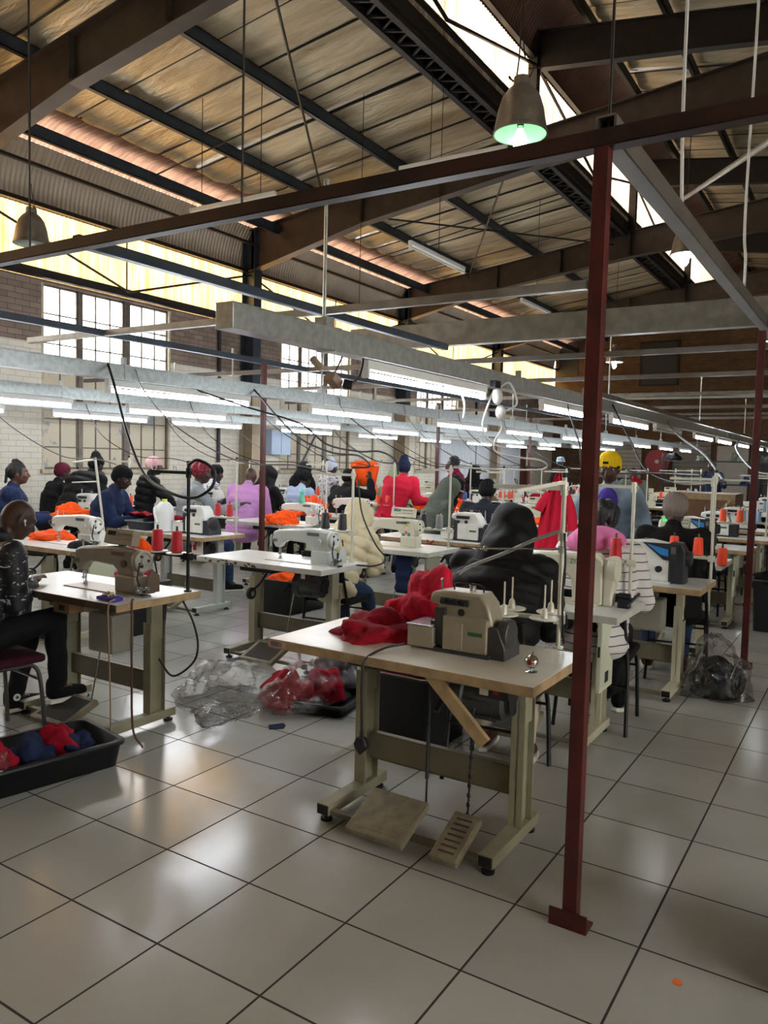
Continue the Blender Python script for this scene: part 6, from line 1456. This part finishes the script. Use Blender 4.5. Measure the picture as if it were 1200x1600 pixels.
for lab, p, rr in [('white cable loop left below the adapter cluster', [(3.46, -.40, 2.08), (3.43, -.37, 1.98), (3.42, -.33, 1.81), (3.5, -.36, 1.7), (3.66, -.41, 1.66)], .008),
    ('white cable loop right of the adapter cluster', [(3.47, -.43, 2.08), (3.56, -.47, 2.12), (3.62, -.50, 1.98), (3.51, -.44, 1.91)], .008),
    ('long white cable trailing from the adapter cluster to the machines', [(3.50, -.43, 1.88), (3.55, -.42, 1.80), (3.52, -.38, 1.7), (3.56, -.38, 1.63), (3.70, -.45, 1.60), (4.2, -.50, 1.57), (4.57, -.3, 1.50), (4.56, .48, 1.50)], .007),
    ('thin white cable hanging left of the adapter cluster', [(3.07, -.36, 2.22), (3.04, -.33, 2.07), (3.06, -.36, 1.94), (3.05, -.36, 1.84)], .007)]:
    cable(lab, p, rr, cable_white)
cable('grey cable sagging from the far main trunk to the right-hand stands', [(8.93, -.33, 2.2), (8.44, -.63, 1.94), (7.43, -1.11, 1.7), (6.13, -1.50, 1.47), (5.41, -1.62, 1.45), (5.02, -1.60, 1.46)], .012, cable_grey)
cable('black cable hanging left of the yellow beanie', [(5.07, -.36, 2.2), (5.07, -.38, 2.04), (5.04, -.5, 1.75), (4.97, -.62, 1.51), (4.7, -1.3, 1.50), (4.07, -1.72, 1.50)], .008)
cable('black cable sagging across right of the yellow beanie', [(6.37, -.38, 2.2), (6.09, -.67, 1.79), (5.75, -.92, 1.51), (5.48, -1.26, 1.41), (5.05, -1.58, 1.42)], .008)
cable('grey cable falling behind the right-hand red post', [(15.75, -.36, 2.2), (13.61, -.56, 1.92), (10.45, -1.23, 1.55), (9.4, -1.62, 1.48)], .014, cable_grey)
cable('white lamp flex dropping from the raised roof above the near red post', [(2.245, -1.843, 5.9), (2.24, -1.845, 4.8), (2.23, -1.853, 3.8), (2.22, -1.86, 3.2), (2.25, -1.87, 2.72)], .008, cable_white)
cable('white lamp flex dropping near the right edge', [(3.93, -1.91, 5.9), (3.93, -1.913, 4.5), (3.90, -1.907, 3.2), (3.885, -1.925, 2.9), (3.86, -1.93, 2.70)], .009, cable_white)
for i, (x, y, z1, z0) in enumerate([(.93, 1.2, 5.9, 2.63), (1.0, 1.62, 5.8, 2.63), (.9, -.35, 6.4, 2.62), (.88, -1.93, 6.3, 2.62), (7.0, 3.2, 6.3, 2.66), (7.65, 2.38, 6.53, 4.29), (13.0, 3.1, 6.68, 4.64), (7.3, 2.35, 6.55, 5.39), (6.2, 4.24, 6.34, 4.94), (6.2, 5.3, 6.40, 4.94)]):
    w = MB(); w.cyl((x, y, z0), (x, y, z1), .005, seg=6)
    tag(w.build('suspension_wire', wire_m), ['thin wire down to the rusty beam, left of centre', 'thin wire down to the rusty beam, far left', 'thin wire down to the rusty beam above the main trunk', 'thin wire down to the top of the near red post', 'thin wire down to the square tube at mid height', 'thin wire holding the nearer high unlit batten', 'thin wire holding the farther high unlit batten', 'thin wire holding the batten left of the green-lit lamp', 'right wire holding the far left high batten', 'left wire holding the far left high batten'][i], 'wire')
k_ = 0
for (y, top) in ((2.05, 2), (4.2, 3), (6.1, 4)):
    for x in (2.3, 4.9, 6.2, 7.6, 9.1, 10.4, 11.8):
        yy = y-.35; j = R.uniform(-.15, .15); name_ = {2.05: 'second', 4.2: 'third', 6.1: 'wall-side'}[y]
        if y == 2.05: yy = 1.7
        cable(f'black machine cable hanging from the {name_} cable trunk, {ordn[(2.3, 4.9, 6.2, 7.6, 9.1, 10.4, 11.8).index(x)]} from the camera', [(x, y-.06, 2.18), (x+.03, y-.12, 2.02), (x+.1+j, yy-.1, 1.75), (x+.25+j, yy-.55, 1.52), (x+.3, yy-1.0, 1.50), (x+.32, yy-1.25, 1.46)], .005, R.choice([cable_black, cable_black, cable_grey]))
# ------------------------------------------------------------------ held garments
def hanging(name, label, loc, rz, prof, m, thick=.05, folds=5, seed=0, sleeves=()):
    """prof: (z, halfwidth, shift) from top to bottom"""
    w = MB(); n = 28; rings = []
    for i, (z, hw, sh) in enumerate(prof):
        ring = []
        for k in range(n):
            a = 2*PI*k/n; t = i/(len(prof)-1)
            y = sh+hw*math.cos(a); x = (thick*(.4+.4*t))*math.sin(a)*(1+.6*math.sin(folds*math.cos(a)*3+seed))+.02*math.sin(folds*math.cos(a)*2.2+z*4+seed)
            ring.append(w.bm.verts.new((x, y, z+.01*math.sin(a*3))))
        rings.append(ring)
    for A, B in zip(rings, rings[1:]):
        for k in range(n): w.bm.faces.new((A[k], A[(k+1) % n], B[(k+1) % n], B[k]))
    w.bm.faces.new(rings[0]); w.bm.faces.new(list(reversed(rings[-1])))
    for s in sleeves: w.tube(spline(s[0], 5), s[1], 12)
    t = empty(name, loc, rz, label, 'garment')
    w.build('cloth', m, t, smooth=2)
    return t
rg = hanging('red_garment', 'crimson work jacket with a grey reflective band, held up by its collar', (3.98, -.70, 0), math.radians(14), [(1.48, .02, -.01), (1.45, .035, -.01), (1.38, .05, .0), (1.30, .09, .01), (1.15, .10, .02), (1.0, .115, .03), (.90, .13, .04), (.80, .145, .05)], coral, sleeves=[([(0, -.08, 1.33), (-.03, -.15, 1.2), (-.03, -.19, 1.02), (-.02, -.21, .86)], [.05, .052, .05, .048]*4+[.048]*0)] if False else [([(0, -.06, 1.33), (-.03, -.11, 1.2), (-.03, -.13, 1.02), (-.02, -.14, .9)], .036), ([(0, .06, 1.33), (-.02, .11, 1.25), (-.03, .13, 1.20)], .035)])
w = MB(); w.tube([(-.03, -.126, 1.06), (-.03, -.130, 1.02)], .038, 14); w.build('reflective_band', mat('reflective_grey', '#8e959c', .3, .3), rg)
og = hanging('orange_garment', 'bright orange garment held up in the middle distance', (8.35, 3.95, 0), math.radians(30), [(1.52, .16, 0), (1.48, .22, 0), (1.40, .22, 0), (1.25, .20, .01), (1.14, .19, .02)], orange_cloth, thick=.04, folds=4)
lay_cloth('orange_cloth', 'flat orange garment spread beyond the dark navy jacket', 'cloth', [(6.75, .30, ZT+.02), (7.25, .25, ZT+.04), (7.2, .95, ZT+.06), (6.7, .8, ZT+.03)], orange_cloth, fold=.06, seed=9)
for i, (x, y, z, lab) in enumerate([(9.3, 3.0, .97, 'heap of orange garments behind the coral jacket'), (6.62, 3.62, .97, 'orange cloth at the elbow of the lilac jumper'), (9.2, 3.62, .97, 'orange garments piled left of the coral jacket')]):
    heap('orange_cloth', lab, 'cloth', (x, y, z-.2), (.2, .22, .18), orange_cloth, i, seed=90+i, rough=.3)
# ------------------------------------------------------------------ along the walls
white_shutter = mat('shutter_white', '#c9cdd2', .5, 0, var=.08, vscale=2)
t = empty('roller_shutter', (18.1, YW-.05, 0), 0, 'wide white corrugated shutter on the left wall far back', 'shutter')
w = MB(); w.bx(0, 5.9, -.0, .04, 0, 2.2)
for k in range(58): w.bx(.02+k*.102, .06+k*.102, -.016, 0, 0, 2.2)
w.build('curtain', white_shutter, t)
w = MB(); w.bx(-.08, 5.98, -.05, .04, 2.2, 2.26); w.build('head_rail', galv_dull, t)
w = MB(); w.bx(24.15, 24.75, YW-.12, YW, 0, 2.25); o = tag(w.build('timber_panel', mat('brown_timber', '#5a2f22', .6, var=.3)), 'brown timber panel right of the white shutter', 'panel')
w = MB(); w.bx(24.4, 24.6, YW-.14, YW-.12, 1.4, 2.1); tag(w.build('paper_notice', MATS['paper_white']), 'narrow white notice on the brown timber panel', 'notice')
w = MB(); w.m(0).bx(10.55, 11.15, YW-.20, YW-.0, 1.60, 2.10); w.m(1).bx(10.85, 10.86, YW-.205, YW-.2, 1.62, 2.08); tag(w.build('electric_box', [mat('pale_blue_enamel', '#9fb4cc', .4), galv_dull], bev=.004), 'pale blue electrical box on the painted wall', 'box')
w = MB(); w.beam((10.3, YW-.35, .03), (12.9, YW-.04, 2.9), .06, .06); tag(w.build('leaning_brace', galv_dull), 'grey steel brace leaning on the painted wall behind the blue box', 'brace')
for i, (x, lab) in enumerate([(9.2, 'left'), (14.6, 'middle'), (20.4, 'right')]):
    w = MB(); w.cyl((x, YW-.04, 0), (x, YW-.04, 4.1), .035, seg=12); tag(w.build('wall_pipe', [dull, leg_cream, dull][i], smooth=True), f'upright pipe on the left wall, {lab} of three', 'pipe')
# far wall
dark_opening = mat('dark_window_board', '#232a2c', .5); board_white = mat('shelf_white_board', '#a7a8a6', .6, var=.15)
FX = XW1
def far_panel(name, y0, y1, z0, z1, m, lab, cat, d=.05, extra=None):
    w = MB(); w.bx(FX-d, FX-.001, y0, y1, z0, z1)
    return tag(w.build(name, m), lab, cat)
w = MB(); w.bx(FX-.02, FX-.0, 3.39, 4.68, 4.47, 5.95); w.m(1)
for a in ((3.36, 3.42, 4.44, 5.98), (4.65, 4.71, 4.44, 5.98), (3.36, 4.71, 4.42, 4.48), (3.36, 4.71, 5.94, 6.0)): w.bx(FX-.05, FX, *a)
tag(w.build('boarded_window', [dark_opening, dark_steel]), 'dark boarded window high on the far brick wall, the wider one', 'window')
w = MB(); w.bx(24.9, 25.8, YW-.02, YW, 5.0, 6.2) if False else w.bx(FX-.02, FX, 7.0, 7.75, 4.9, 6.2); tag(w.build('boarded_window', dark_opening), 'dark narrow boarded window in the corner of the far brick wall', 'window')
for i, (z, m_, lab) in enumerate([(3.98, galv, 'pale pipe running along the far brick wall'), (4.75, galv_dull, 'upper grey rail across the far brick wall'), (3.4, galv_dull, 'lower grey rail across the far brick wall'), (5.6, galv_dull, 'highest grey rail across the far brick wall')]):
    w = MB(); w.cyl((FX-.15, -8.5, z), (FX-.15, 7.6, z), .07, seg=12); tag(w.build('far_rail', m_, smooth=True), lab, 'rail')
w = MB()
for k in range(9): w.bx(FX-.06, FX-.001, 4.5, 6.4, 1.1+.15*k, 1.235+.15*k)
tag(w.build('board_panel', board_white), 'panel of pale horizontal boards on the far wall, left of the hose reel', 'panel')
w = MB()
for k in range(9): w.bx(FX-.06, FX-.001, 2.15, 3.4, 1.1+.15*k, 1.235+.15*k)
tag(w.build('board_panel', mat('shelf_dull_board', '#7d7d78', .6, var=.2)), 'panel of grey horizontal boards on the far wall, right of the hose reel', 'panel')
hr_ = empty('hose_reel', (FX-.25, 3.9, 1.72), 0, 'red fire-hose reel on the far wall', 'hose reel')
w = MB(); w.cyl((0, 0, 0), (.03, 0, 0), .42, seg=32); w.cyl((.15, 0, 0), (.18, 0, 0), .42, seg=32); w.build('drum', mat('fire_red', '#8e1420', .4), hr_)
w = MB(); w.lathe([(.30, .03), (.34, .05), (.34, .13), (.30, .15)], axis='x', seg=30); w.build('hose', rubber, hr_, smooth=True)
w = MB(); w.cyl((-.03, 0, 0), (.2, 0, 0), .07, seg=16); w.build('hub', mat('hub_white', '#c0b4b0', .5), hr_)
w = MB(); w.bx(.18, .249, -.1, .1, -.2, .2); w.build('bracket', dark_steel, hr_)
d1 = struct(MB().bx(FX-.05, FX, .95, 1.95, 0, 2.3).build('door_1', mat('door_grey', '#a5a7a3', .5)))
w = MB(); w.cyl((FX-.05, 1.05, 1.0), (FX-.11, 1.05, 1.0), .03, seg=10); w.build('door_handle', dull, d1)
far_panel('dark_door_panel', -.3, .85, 0, 2.3, mat('dark_grey_panel', '#3b3f43', .6), 'dark grey panel right of the pale door on the far wall', 'panel')
pcr = empty('plywood_crate', (10.75, -.60, 0), 0, 'brown plywood crate with a diagonal batten behind the taupe beanie', 'crate')
w = MB(); w.bx(-.4, .4, -.45, .45, 0, 1.18); w.build('box', mat('plywood', '#7d5a3a', .6, var=.25, vscale=6), pcr, bev=.004)
w = MB(); w.beam((-.412, .40, .2), (-.412, -.40, 1.1), .03, .09, up=(1, 0, 0)); w.build('diagonal_batten', pine, pcr)
for a, (y0, y1, z0, z1) in enumerate(((-.45, .45, 1.09, 1.18), (-.45, .45, 0, .09), (-.45, -.36, .09, 1.09), (.36, .45, .09, 1.09))):
    w = MB(); w.bx(-.42, -.401, y0, y1, z0, z1); w.build('edge_batten', ply_edge, pcr)
# dark racking behind the farthest tables on the right
for i, x in enumerate((20.5, 22.6)):
    t = empty('storage_rack', (x, 1.0-2.2*i, 0), 0, f"dark storage rack against the far end, {'nearer' if i == 0 else 'farther'} one", 'rack')
    for s in (-1, 1):
        for d_ in (-.25, .25):
            w = MB(); w.bx(d_-.02, d_+.02, s*1.2-.02, s*1.2+.02, 0, 1.9); w.build('upright', dark_steel, t)
    for z in (.5, 1.1, 1.7):
        w = MB(); w.bx(-.27, .27, -1.2, 1.2, z, z+.03); w.build('shelf', dark_steel, t)
    for q in range(6):
        o = heap('cloth_bundle', f"dark cloth bundle, {ordn[q]} from the right on the {'nearer' if i == 0 else 'farther'} storage rack", 'bundle', (x, 1.0-2.2*i-.95+.38*q, 1.13+(.60 if q % 2 else 0)), (.2, .16, .16), R.choice([navy, black_cloth, green_grey]), 0, seed=100+q+10*i, group=f"bundles on the {'nearer' if i == 0 else 'farther'} rack")
# remove the unplaced patterns the copies were taken from
for p_ in PROTOS:
    for ch in list(p_.children):
        for g_ in list(ch.children): bpy.data.objects.remove(g_)
        bpy.data.objects.remove(ch)
    bpy.data.objects.remove(p_)
# clean helper properties
for o in bpy.data.objects:
    for k in ('_used', '_hc'):
        if k in o: del o[k]
